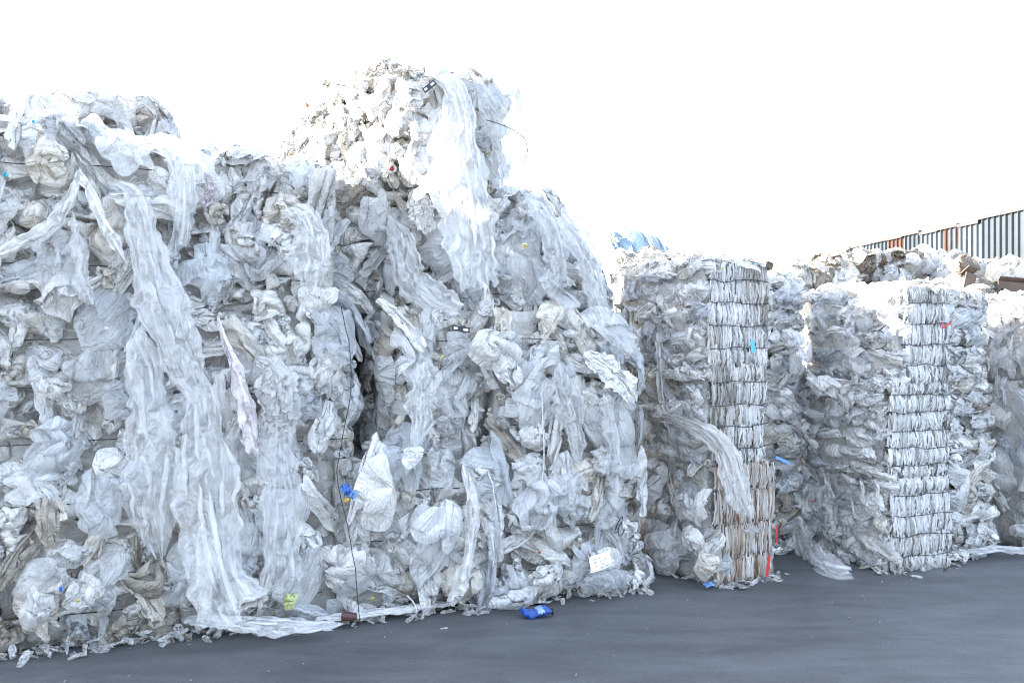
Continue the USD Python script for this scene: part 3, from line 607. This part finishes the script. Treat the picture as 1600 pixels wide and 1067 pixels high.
wallsheet('shaggy white flap at the outer right end of the wall', [(905, 545, 14, .08), (945, 570, 24, .13), (975, 600, 24, .14), (990, 640, 14, .12)], 'film_opaque')
wallsheet('long clear flap beside the first wired stack', [(940, 600, 14), (955, 660, 20, .12), (962, 740, 18, .12), (958, 800, 10, .1)], 'sheet_veil', 'strand')
wallsheet('wide sheet hanging in the shadow under the topmost bale', [(600, 330, 22, .1), (625, 375, 30, .14), (640, 430, 36, .18), (680, 470, 44, .28), (730, 495, 40, .36)], 'sheet_frost', off=.40)
wallsheet('torn flap left of the long white sheet', [(640, 295, 20, .1), (660, 330, 28, .13), (665, 370, 22, .13)], 'sheet_white', off=.40)
wallsheet('smooth sheet on the upper face of the second stack', [(440, 320, 20), (480, 345, 34, .1), (490, 410, 40, .12), (475, 470, 28, .1)], 'sheet_veil')
wallsheet('pale pink scrap of film at the top of the second stack', [(322, 268, 8, .1), (328, 295, 13, .12), (318, 330, 9, .1)], 'film_pink', 'strand')
wallsheet('slack film lying over the slope down to the first wired stack', [(868, 325, 22, .0), (895, 365, 30, .08), (918, 410, 34, .12), (932, 460, 32, .13), (945, 510, 22, .12)], 'sheet_frost', off=.30)
wallsheet('big slack sheet on the right shoulder of the wall', [(820, 300, 22, .0), (850, 345, 34, .1), (868, 410, 38, .13), (862, 470, 26, .12)], 'sheet_veil', off=.38)
A5, A6 = YA + math.pi / 2, YA - .09 + math.pi / 2
def S5(px, py, hw, out=.07):
    dpt = line_depth(px, C5, A5) - out; return (*P3(px, py, dpt), hw / F * dpt)
N5 = unit([-.87, -.5, 0])
drape('film_strand', 'stringy film hanging on the left face of the first wired stack', 'film strand', [S5(1028, 505, 6), S5(1032, 560, 13, .1), S5(1036, 620, 13, .1), S5(1052, 690, 9, .1)], 'sheet_white', 'strand', nrm=unit([-.5, -.86, 0]))
drape('film_sheet', 'sheet slung across the first wired stack and over its stained corner', 'film sheet', [S5(1005, 648, 10, .08), S5(1052, 655, 13, .14), S5(1100, 672, 16, .16), (*P3(1132, 705, 6.42), .08), (*P3(1148, 755, 6.38), .11), (*P3(1160, 800, 6.36), .12), (*P3(1172, 832, 6.35), .05)], 'sheet_white', nrm=unit([-.3, -.95, 0]))
def S6(px, py, hw, out=.07):
    dpt = line_depth(px, C6, A6) - out; return (*P3(px, py, dpt), hw / F * dpt)
drape('film_sheet', 'skirt of clear film spilling over the foot of the second wired stack', 'film sheet', [S6(1240, 775, 12, .05), S6(1246, 820, 26, .12), S6(1262, 865, 40, .20), (*P3(1300, 893, 6.78), .16), (*P3(1352, 900, 6.72), .08)], 'sheet_veil', nrm=unit([-.6, -.8, .15]))
drape('film_strand', 'string of film hanging on the left face of the second wired stack', 'film strand', [S6(1292, 740, 8), S6(1298, 790, 16, .1), S6(1300, 850, 18, .1)], 'sheet_white', 'strand', nrm=unit([-.6, -.8, 0]))
for lab, pts, m in (('loop of film band on the second wired stack, left of its wires', [(1330, 770), (1334, 800), (1346, 812), (1364, 802), (1372, 770), (1366, 745)], 'sheet_white'),
                    ('curl of film band beside the loop on the second wired stack', [(1345, 742), (1350, 775), (1360, 800), (1385, 815)], 'sheet_white')):
    drape('film_band', lab, 'film band', [S6(x, y, 4, .10) for x, y in pts], m, 'strand', nrm=unit([-.5, -.86, 0]))
def G(px, py): dpt = EYE * F / (py - 533.5); return np.array([(px - 800) / F * dpt, dpt, 0.])
def groundsheet(label, pts, mat, kind='long', h=.03, name='film_sheet', category='film sheet'):
    q = []
    for px, py, hw in pts: p = G(px, py); q.append((p[0], p[1], h, hw))
    m = drape(name, label, category, q, mat, kind, nrm=np.array([0, 0, 1.]), relief=.55, arch=.3)
    pts_ = np.array(m.GetPointsAttr().Get()); pts_[:, 2] = np.maximum(pts_[:, 2], .004); m.GetPointsAttr().Set(Vt.Vec3fArray.FromNumpy(pts_.astype(np.float32)))
groundsheet('trailing film on the ground in front of the second stack', [(285, 990, .14), (350, 998, .20), (420, 1000, .19), (490, 1000, .14), (550, 990, .06)], 'sheet_frost', h=.05)
groundsheet('long thin tail of film along the foot of the pile', [(490, 985, .10), (560, 975, .12), (620, 966, .10), (680, 957, .09), (735, 952, .04)], 'sheet_white', h=.03)
groundsheet('flat grey shred of film in front of the collapsed bale', [(1135, 917, .03), (1150, 919, .05), (1172, 922, .03)], 'film_grey', 'strand', h=.01)
groundsheet('limp film on the ground at the foot of the right hand stack', [(1505, 880, .10), (1545, 872, .14), (1600, 872, .12), (1660, 870, .1)], 'sheet_veil', h=.04)
# larger bags and crumpled pieces that stand out on the pile
def lump(label, px, py, w, h, mat, kind, out, bulge, ang=0., off=0., name='plastic_bag', category='plastic bag', k=None, n=NW, zs=.8, at=None):
    dpt = wall_depth(px, off - out); s = dpt / F
    c = P3(px, py, dpt) if at is None else np.asarray(at)
    m = wad('/World', name, mat, kind, c, n, (0, 0, 1), ang, w * s, h * s, bulge, zs, k=k, clip=.004); tag(m, label, category)
lump('big white bag beside the blue and yellow wrapper', 580, 770, 110, 150, 'film_white', 'soft', .10, .12, .2, zs=.6)
lump('clear bulging bag right of the big white bag', 678, 820, 110, 150, 'film_frost', 'soft', .10, .12, -.4, zs=.6)
lump('white stiff piece standing over the dark hollow', 645, 712, 60, 42, 'film_opaque', 'gather', .16, .03, .4, n=NW + np.array([0, 0, .4]))
lump('round white bag low on the right of the wall', 835, 790, 95, 110, 'film_frost', 'gather', .07, .10)
lump('pale bag with a yellow scrap high on the right of the wall', 770, 545, 120, 80, 'film_white', 'soft', .10, .08, -.3)
lump('long pointed sheet below the pale bag', 790, 570, 110, 50, 'film_opaque', 'pleat', .13, .03, -1.1)
lump('puffy white bag on the face of the leftmost stack', 92, 465, 95, 90, 'film_white', 'gather', .06, .10)
lump('second puffy bag on the leftmost stack, near the left edge', 85, 610, 70, 60, 'film_white', 'gather', .06, .08)
lump('brown soiled film bundle low on the leftmost stack', 75, 810, 50, 110, 'film_dirty', 'pleat', .06, .06, .1)
lump('pinched fan of film near the ground at the lower left', 130, 925, 80, 70, 'film_white', 'pleat', .10, .05, -.6)
lump('pale bag at the lower left corner of the pile', 60, 945, 70, 90, 'film_frost', 'gather', .10, .08)
lump('smooth rounded sack at the crest of the leftmost stack', 62, 180, 110, 60, 'film_opaque', 'soft', -.10, .14, 0, zs=.35, n=unit(NW + np.array([0, 0, .8])))
lump('lime green bag behind film near the ground', 452, 938, 34, 38, 'lime_plastic', 'gather', .11, .03)
lump('label printed bag at the right foot of the wall', 938, 878, 84, 70, 'film_white', 'gather', .12, .09)
lump('clear bag lying against the foot of the wall', 950, 905, 100, 44, 'film_clear', 'soft', .20, .07)
lump('clear bag heap at the foot behind the blue bottle', 800, 935, 120, 44, 'film_frost', 'crush', .18, .07)
lump('white bundle lying behind the clear bag heap', 850, 900, 90, 70, 'film_white', 'gather', .12, .08)
for i, (px, py, w, h, an, mt, lab) in enumerate([(1040, 862, 90, 110, .5, 'film_frost', 'large looped sack at the foot of the first wired stack'), (1075, 790, 44, 60, .3, 'film_white', 'upper white bag bulging out of the collapsed bale'),
        (1100, 790, 36, 70, -.2, 'film_white', 'white bag next to the stained end of the collapsed bale'), (1085, 840, 50, 60, .5, 'film_white', 'lower white bag hanging out of the collapsed bale'),
        (1020, 770, 60, 90, -.6, 'film_frost', 'folded film at the left of the collapsed bale'), (1110, 880, 60, 60, .2, 'film_cream', 'cream film at the foot of the collapsed bale')]):
    lump(lab, px, py, w, h, mt, 'pleat' if i in (2, 4) else 'gather', 0, .09, an, n=unit([-.55, -.83, .1]), at=P3(px, py, line_depth(px, C5, A5) - .12))
lump('loose ball of film in the gap between the wired stacks', 1240, 550, 66, 90, 'film_frost', 'gather', 0, .12, n=unit([.1, -1, 0]), at=P3(1240, 550, 7.30))
lump('tattered white tuft sagging on the second wired stack', 1290, 605, 90, 50, 'film_white', 'crush', 0, .07, -.3, n=unit([-.6, -.8, 0]), at=P3(1290, 605, line_depth(1290, C6, A6) - .08))
lump('round clear sack in the stack at the right edge', 1580, 730, 110, 100, 'film_frost', 'soft', 0, .14, n=unit([-.5, -.85, 0]), at=P3(1580, 730, 7.9))
lump('crumpled white paper lying at the right foot of the wall', 992, 912, 60, 46, 'film_opaque', 'crush', 0, .05, n=unit([.1, -.7, .7]), at=G(992, 926) + np.array([0, .05, .06]), name='crumpled_paper', category='paper', zs=1.3)
lump('small white folded scrap on the concrete at the lower left', 36, 1028, 30, 14, 'film_opaque', 'pleat', 0, .02, 1.4, n=unit([0, -.6, .8]), at=G(36, 1034) + np.array([0, .02, .02]), name='paper_scrap', category='scrap')
lump('small blue film scrap at the foot of the collapsed bale', 1108, 915, 24, 16, 'light_blue_plastic', 'crush', 0, .03, n=unit([0, -.7, .7]), at=G(1108, 921) + np.array([0, .02, .02]), name='blue_scrap', category='scrap')
lump('tuft of film lying at the foot of the right end of the second wired stack', 1500, 872, 50, 34, 'film_white', 'crush', 0, .06, n=unit([0, -.7, .7]), at=G(1500, 886) + np.array([0, .06, .05]), name='film_tuft', category='film')
lump('white scrap sitting beside the red strip', 1214, 858, 24, 16, 'film_opaque', 'crush', 0, .02, n=unit([.3, -.9, 0]), at=P3(1214, 858, 6.6), name='paper_scrap', category='scrap')
# far row: row of smooth bluish humps, boards of cardboard
for i, (px, w, top) in enumerate([(966, .26, 2.60), (1000, .26, 2.58), (1026, .24, 2.55), (1046, .18, 2.50)]):
    X = (px - 800) / F * 8.6
    v, f, st = wad_points('soft', np.array([X, 8.6 + .05 * i, top - .28]), (.15, -.9, .35), (0, 0, 1), .1, w * 1.3, .62, .14, .35)
    tag(put('/World', 'film_roll', v, f, 'film_blue', st=st), ['leftmost pale blue film hump above the first wired stack', 'second pale blue film hump from the left above the first wired stack', 'third pale blue film hump from the left above the first wired stack', 'rightmost pale blue film hump above the first wired stack'][i], 'film hump', 'pale blue film humps of the far row')
def card(label, px, py, depth, w, h, rz, rx, mat='cardboard'):
    b = trimesh.creation.box([w, .012, h]); fl = trimesh.creation.box([w * .96, .010, h * .5]); fl.apply_transform(trimesh.transformations.rotation_matrix(.9, [1, 0, 0])); fl.apply_translation([0, .12 * h, h * .62])
    rib = trimesh.creation.box([.010, .16, h * .9]); rib.apply_translation([w / 2 + .004, .085, 0])
    t = thing('cardboard_piece', label, 'cardboard', P3(px, py, depth), rz)
    for nm, mm in (('panel', b), ('flap', fl), ('side_panel', rib)):
        mm.apply_transform(trimesh.transformations.rotation_matrix(rx, [0, 1, 0])); putmesh(t, nm, mm, mat)
card('tall folded brown cardboard right of the far white bale', 1514, 446, 8.95, .12, .22, .35, .25)
card('wide brown cardboard panel near the right edge of the picture', 1584, 454, 8.95, .28, .15, -.1, .1)
card('small brown cardboard piece on the corner of the first wired stack', 1202, 416, 6.75, .05, .035, .4, .3)
card('grey brown cardboard behind the gap between the wired stacks', 1310, 420, 9.3, .10, .16, -.5, -.2)
lump('dark red film under the cardboard near the right edge', 1566, 460, 30, 22, 'brown_cup', 'crush', 0, .04, n=unit([0, -1, .1]), at=P3(1566, 456, 8.9), name='red_film', category='film')
# ---------------------------------------------------------------- wires and cords
def loose_wire(label, pts, r=.0028, mat='wire_steel', name='loose_wire', category='wire'):
    m = wire_line('/World', pts, r, .003, name, mat); tag(m, label, category)
loose_wire('long black wire dangling down the front of the wall to the ground', [WP(px, py, 0, o)[:3] for px, py, o in ((533, 478, .10), (546, 545, .15), (548, 610, .16), (534, 690, .16), (527, 735, .18), (532, 775, .19), (546, 835, .20), (556, 900, .22), (562, 972, .30))], .0026)
loose_wire('bent wire across the sunlit side of the topmost bale', [P3(px, py, dd) for px, py, dd in ((556, 262, 6.35), (600, 222, 6.22), (628, 182, 6.12), (655, 165, 6.02))], .003)
loose_wire('curved wire sticking out right of the topmost bale', [P3(px, py, dd) for px, py, dd in ((760, 188, 6.1), (795, 200, 6.15), (818, 215, 6.2), (824, 235, 6.25), (818, 255, 6.28))], .0028)
loose_wire('thin thread hanging right of the topmost bale', [P3(px, py, 6.3) for px, py in ((815, 220), (830, 245), (833, 275))], .0015)
for lab, pts in (('white cord hanging in front of the right part of the wall', [(846, 612, .12), (848, 660, .13), (850, 710, .13), (846, 770, .13)]), ('short white cord left of the hanging cord', [(762, 735, .14), (770, 760, .14), (776, 800, .13)]),
                 ('white cord end low on the right part of the wall', [(766, 830, .15), (772, 860, .15), (770, 885, .14)]), ('white frayed cord near the torn hole at the foot of the wall', [(636, 930, .22), (648, 945, .24), (652, 955, .25)])):
    loose_wire(lab, [WP(a, b, 0, o)[:3] for a, b, o in pts], .004, 'film_opaque', 'cord', 'cord')
loose_wire('black wire coil at the right end of the wall', [WP(962 + 5 * math.cos(t * 1.3) + 1.2 * t, 822 + 13 * math.sin(t) + 3 * math.cos(2.3 * t), 0, .15 + .02 * math.sin(2 * t))[:3] for t in np.linspace(0, 9, 26)], .0035, 'black_plastic', 'wire_coil', 'wire')
for lab, a in (('upper twisted wire knot on the second wired stack', (1374, 516)), ('lower twisted wire knot on the second wired stack', (1378, 544))):
    c = np.array(S6(a[0], a[1], 0, .10)[:3]); t = thing('wire_knot', lab, 'wire knot', c)
    for k, (dx, dz) in enumerate(((-.05, -.008), (.03, .03), (.028, -.022))):
        v, f = tube(np.array([[0, 0, 0], [dx * .6, -.01, dz * .5], [dx, -.004, dz]]), .004); put(t, 'wire_end', v, f, 'wire_steel')
for i, (px, py, wd) in enumerate([(20, 520, 30), (20, 580, 34), (22, 632, 36), (24, 690, 36), (30, 760, 40), (8, 920, 40)]):
    pass
# ---------------------------------------------------------------- labels, tapes, coloured scraps
def strip_on(pts, hw, up=.0): return pts
def ribbon(parent, name, pts, hw, mat, nrm, lift=0., label=None):
    p = smooth_path(pts, 24); tg = np.gradient(p, axis=0); tg /= np.linalg.norm(tg, axis=1, keepdims=True); ac = np.cross(tg, nrm); ac /= np.linalg.norm(ac, axis=1, keepdims=True)
    v = np.vstack([p - ac * hw + nrm * lift, p + ac * hw + nrm * lift]); i = np.arange(23); q = np.stack([i, i + 1, i + 25, i + 24], 1)
    return put(parent, name, v, np.vstack([q[:, [0, 1, 2]], q[:, [0, 2, 3]]]), mat, label=label)
def label_strip(label, a, b, bend, hw, base, ink, nrm):
    a, b = np.array(a), np.array(b); mid = (a + b) / 2 + np.array([0, 0, bend]); t = thing('label_strip', label, 'label', a)
    pts = np.array([a, (a * .7 + b * .3) + np.array([0, 0, bend * .2]), mid - np.array([0, 0, bend * 1.4]), (a * .3 + b * .7) + np.array([0, 0, -bend * .3]), b]) - a
    ribbon(t, 'strip', pts, hw, base, nrm)
    q = smooth_path(pts, 60)
    for lo, hi in ((6, 20), (38, 55)): ribbon(t, 'print', q[lo:hi:3], hw * .38, ink, nrm, .003)
label_strip('navy label strip with white print on the film below the long white sheet', WP(706, 512, 0, .22)[:3], WP(734, 516, 0, .22)[:3], .004, .016, 'navy_print', 'white_label', NW)
label_strip('white label strip with dark edges at the top of the long white sheet', P3(662, 143, 5.98), P3(680, 128, 5.98), .002, .018, 'navy_print', 'white_label', unit([-.3, -.95, 0]))
t = thing('printed_label', 'white label with rows of dark print on the bag at the right foot of wall', 'label', WP(938, 876, 0, .25)[:3], TH)
gx, gz = np.meshgrid(np.linspace(-.07, .07, 9), np.linspace(-.05, .05, 7)); sheet = np.c_[gx.ravel(), (-.02 + 4 * gx.ravel()**2 + .012 * np.sin(gz.ravel() * 60)), gz.ravel() + .25 * gx.ravel()]
q = np.array([(j * 9 + i, j * 9 + i + 1, j * 9 + i + 10, j * 9 + i + 9) for j in range(6) for i in range(8)]); put(t, 'sheet', sheet, np.vstack([q[:, [0, 1, 2]], q[:, [0, 2, 3]]]), 'white_label')
for r_ in range(4):
    for c_ in range(3):
        if (r_, c_) in ((0, 0), (3, 2), (1, 2)): continue
        x0 = -.05 + c_ * .034 + R.normal(0, .003); z0 = -.034 + r_ * .018; gx_ = np.array([x0, x0 + R.uniform(.012, .026)]); gz_ = np.array([z0, z0 + R.uniform(.006, .012)])
        vv = [(x, -.025 + 4 * x * x + .012 * math.sin(z * 60), z + .25 * x) for z in gz_ for x in gx_]; put(t, 'print', vv, [(0, 1, 3), (0, 3, 2)], 'print_grey')
t = thing('printed_label', 'small white label with a dark square on the big white bag', 'label', WP(560, 760, 0, .28)[:3], TH)
put(t, 'sheet', [(-.025, 0, -.012), (.022, -.01, -.024), (.03, -.01, .008), (-.012, 0, .022)], [(0, 1, 2), (0, 2, 3)], 'white_label'); put(t, 'print', [(.008, -.012, -.013), (.019, -.014, -.016), (.022, -.014, -.002), (.011, -.012, .001)], [(0, 1, 2), (0, 2, 3)], 'print_grey')
t = thing('wrapper', 'crumpled blue and yellow wrapper on the pile beside the dangling wire', 'wrapper', WP(541, 770, 0, .21)[:3], TH)
v, f, st = wad_points('gather', np.array([0., 0, .02]), (0, -1, 0), (0, 0, 1), .3, .07, .10, .02, 1.0); put(t, 'blue_part', v, f, 'blue_plastic')
v, f, st = wad_points('crush', np.array([.035, -.005, -.01]), (0, -1, 0), (0, 0, 1), -.5, .06, .09, .02, 1.0); put(t, 'light_blue_part', v, f, 'light_blue_plastic')
v, f, st = wad_points('crush', np.array([.0, -.012, -.035]), (0, -1, 0), (0, 0, 1), .1, .045, .03, .01, .6); put(t, 'yellow_part', v, f, 'yellow_plastic')
nr5 = np.array([math.sin(YA), -math.cos(YA), 0])
def end_depth(px, c=C5): return line_depth(px, c, YA) - .03
m = ribbon('/World', 'teal_tape', [P3(x, y, end_depth(x) - .012) for x, y in ((1175, 532), (1176, 538), (1177, 544), (1177, 550))], .020, 'teal_plastic', nr5); tag(m, 'short teal tape on the white end of the first wired stack', 'tape')
m = ribbon('/World', 'red_strip', [P3(x, y, end_depth(x) - .02) for x, y in ((1202, 868), (1201, 878), (1199, 890), (1198, 900))], .012, 'red_plastic', nr5); tag(m, 'bright red strip at the foot of the stained bale end', 'strip')
m = ribbon('/World', 'red_strip', [P3(x, y, end_depth(x) - .02) for x, y in ((1213, 820), (1214, 836), (1213, 850))], .005, 'red_plastic', nr5); tag(m, 'thin dark red strip above the bright red one', 'strip')
m = ribbon('/World', 'blue_strip', [P3(x, y, 6.72 + .004 * (x - 1212)) for x, y in ((1212, 714), (1222, 718), (1234, 724))], .010, 'light_blue_plastic', nr5); tag(m, 'light blue strip in the gap between the wired stacks', 'strip')
m = ribbon('/World', 'red_mark', [P3(x, y, line_depth(x, (C6[0] + .12, C6[1] + .06), YA - .09) - .05) for x, y in ((1473, 506), (1474, 512), (1479, 508), (1486, 505))], .007, 'red_plastic', nr5); tag(m, 'red tick mark on the end of the top bale of the second wired stack', 'mark')
for px, py, dpt, sz, mt, lab in [(480, 165, 6.62, .035, 'orange_plastic', 'orange scrap on the sunlit topmost bale'), (612, 264, 6.15, .04, 'red_plastic', 'red scrap at the foot of the topmost bale'), (843, 862, None, .022, 'red_plastic', 'tiny red scrap low on the right of the wall'),
        (786, 540, None, .035, 'yellow_plastic', 'pale yellow scrap on the pale bag'), (820, 385, 6.2, .05, 'dry_leaf', 'dry leaf on the right shoulder of the wall'), (95, 920, None, .03, 'blue_plastic', 'blue scrap near the ground at the lower left'),
        (122, 938, None, .022, 'yellow_plastic', 'yellow scrap near the ground at the lower left'), (8, 272, None, .035, 'teal_plastic', 'teal scrap at the left edge of the picture'), (166, 513, None, .025, 'film_pink', 'pink scrap on the leftmost stack'),
        (52, 190, None, .02, 'teal_plastic', 'green scrap under the sack at the crest of the leftmost stack'), (1269, 783, 7.1, .022, 'red_plastic', 'red scrap on the left face of the second wired stack'), (690, 557, None, .03, 'lime_plastic', 'yellow green scrap beside the dark hollow'),
        (582, 934, None, .022, 'yellow_plastic', 'yellow scrap near the cup'), (1129, 420, 6.45, .018, 'yellow_plastic', 'yellow scrap at the top corner of the first wired stack'), (1176, 412, 6.55, .016, 'teal_plastic', 'teal scrap at the top of the first wired stack'),
        (1540, 470, 7.3, .02, 'teal_plastic', 'green scrap near the top of the stack at the right edge'), (1314, 586, 7.2, .025, 'print_grey', 'violet printed scrap on the second wired stack'), (1437, 838, 6.85, .015, 'red_plastic', 'tiny red scrap on the layered end of the bottom wired bale'),
        (760, 130, 6.3, .05, 'film_dirty', 'brown scrap at the upper right of the topmost bale'), (510, 130, 6.6, .09, 'film_dirty', 'brown tuft at the upper left of the topmost bale'), (600, 800, None, .0, '', '')]:
    if not sz: continue
    c = P3(px, py, dpt) if dpt else np.array(WP(px, py, 0, .17)[:3])
    v, f, st = wad_points('tiny', c, NW + R.normal(0, .2, 3), (0, 0, 1), R.uniform(-2, 2), sz * 1.4, sz, sz * .25, 1.0); tag(put('/World', 'scrap', v, f, mt), lab, 'scrap')
# ---------------------------------------------------------------- crushed blue bottle, paper cup
def lathe(prof, n=28):
    a = np.arange(n) * 2 * math.pi / n; prof = np.asarray(prof, float)
    v = np.stack([np.repeat(prof[:, 0], n), (prof[:, 1:2] * np.cos(a)).ravel(), (prof[:, 1:2] * np.sin(a)).ravel()], 1)
    i = np.arange(len(prof) - 1)[:, None] * n; j = np.arange(n); k = (j + 1) % n
    q = np.stack([i + j, i + k, i + n + k, i + n + j], -1).reshape(-1, 4); return v, np.vstack([q[:, [0, 1, 2]], q[:, [0, 2, 3]]])
gl = usdkit.material(stage, '/World/Looks/blue_bottle', {'p': ('principled_bsdf', {'base_color': (.06, .16, .55), 'roughness': .12, 'transmission_weight': .25}), 't': ('translucent_bsdf', {'color': (.08, .20, .60)}), 'm': ('mix_closure', {'fac': .35})}, [('p.BSDF', 'm.closure1'), ('t.BSDF', 'm.closure2')], surface='m.closure'); M['blue_bottle'] = gl
bt = thing('plastic_bottle', 'crushed blue plastic bottle lying on the concrete', 'bottle', G(840, 966) + np.array([0, .03, 0]), math.radians(12))
def crush(v): 
    v = v.copy(); n_ = meshkit.noise(v * 22 + 3) - .5; n2 = meshkit.noise(v * 50 + 9) - .5
    v[:, 1:] *= (1 + .9 * n_ + .5 * n2)[:, None]; v[:, 2] = v[:, 2] * .72 + .032 + .010 * np.sin(v[:, 0] * 40); v[:, 0] += .02 * (meshkit.noise(v * 30 + 50) - .5); v[:, 2] = np.maximum(v[:, 2], .003); return v
body = [(-.095, .0), (-.096, .022), (-.092, .036), (-.08, .040), (-.06, .034), (-.05, .040), (-.03, .041), (-.01, .038), (.0, .041), (.02, .041), (.04, .040), (.055, .034), (.07, .022), (.08, .014), (.086, .0135)]
dense = smooth_path(np.c_[np.array(body), np.zeros(len(body))], 48)[:, :2]; v, f = lathe(dense); put(bt, 'bottle_body', crush(v), f, 'blue_bottle')
v, f = lathe([(-.012, .0425), (.0, .043), (.012, .043), (.026, .0425)]); v = crush(v); keep = v[f].mean(1)[:, 2] > .03; ids, inv = np.unique(f[keep], return_inverse=True); put(bt, 'bottle_label', v[ids] + np.array([0, 0, .001]), inv.reshape(-1, 3), 'bottle_label_print')
v, f = lathe([(.084, .0), (.084, .0175), (.088, .019), (.092, .019), (.094, .016), (.094, .0)]); v[:, 2] += .028; put(bt, 'neck_ring', v, f, 'navy_print')
cp = thing('paper_cup', 'brown paper cup lying on its side in the film near the dangling wire', 'cup', G(540, 992) + np.array([0, .12, .06]), math.radians(-12))
v, f = lathe([(-.036, .029), (.04, .021), (.04, .0)]); put(cp, 'cup_wall', v + np.array([0, 0, .01]), f, 'brown_cup'); v, f = lathe([(-.0365, .0305), (-.0385, .0295), (-.0365, .0275), (.036, .020), (.037, .0)]); put(cp, 'cup_lining', v + np.array([0, 0, .01]), f, 'cup_inside')
# ---------------------------------------------------------------- litter along the foot of the pile
spots = []
for _ in range(420):
    s_ = R.uniform(-.4, 3.7); p = wl(s_, -abs(R.normal(.02, .09)) - (R.exponential(.22) if R.random() < .02 else 0)); spots += [((p[0], p[1], R.uniform(.005, .05)), (0, -.4, 1))] if np.hypot(p[0] - .15, p[1] - 5.72) > .28 else []
for _ in range(160):
    tt = R.random(); c = np.array(C5) if R.random() < .5 else np.array(C6)
    p = c + (np.array([math.cos(YA), math.sin(YA)]) * tt * .6 if R.random() < .5 else np.array([-math.sin(YA), math.cos(YA)]) * tt) + R.normal(0, .05, 2) + np.array([0, -.05]); spots.append(((p[0], p[1], R.uniform(.004, .03)), (0, -.2, 1)))
scraps('/World', spots, MIX, .015, .10, kinds=('shred',), name='plastic_litter')
spots = [((R.uniform(-2.2, 5), 0, .003), (0, 0, 1)) for _ in range(90)]
spots = [((c[0], 5.0 + .40 * (c[0] + 2.4) + R.uniform(-1.4, -.15), .003), n_) for c, n_ in spots]
scraps('/World', spots, MIX, .006, .018, kinds=('tiny',), name='paper_crumbs')
tag(stage.GetPrimAtPath('/World/plastic_litter'), 'torn bits of film littering the foot of the pile', 'litter', kind='stuff')
tag(stage.GetPrimAtPath('/World/paper_crumbs'), 'tiny white crumbs scattered over the concrete', 'litter', kind='stuff')
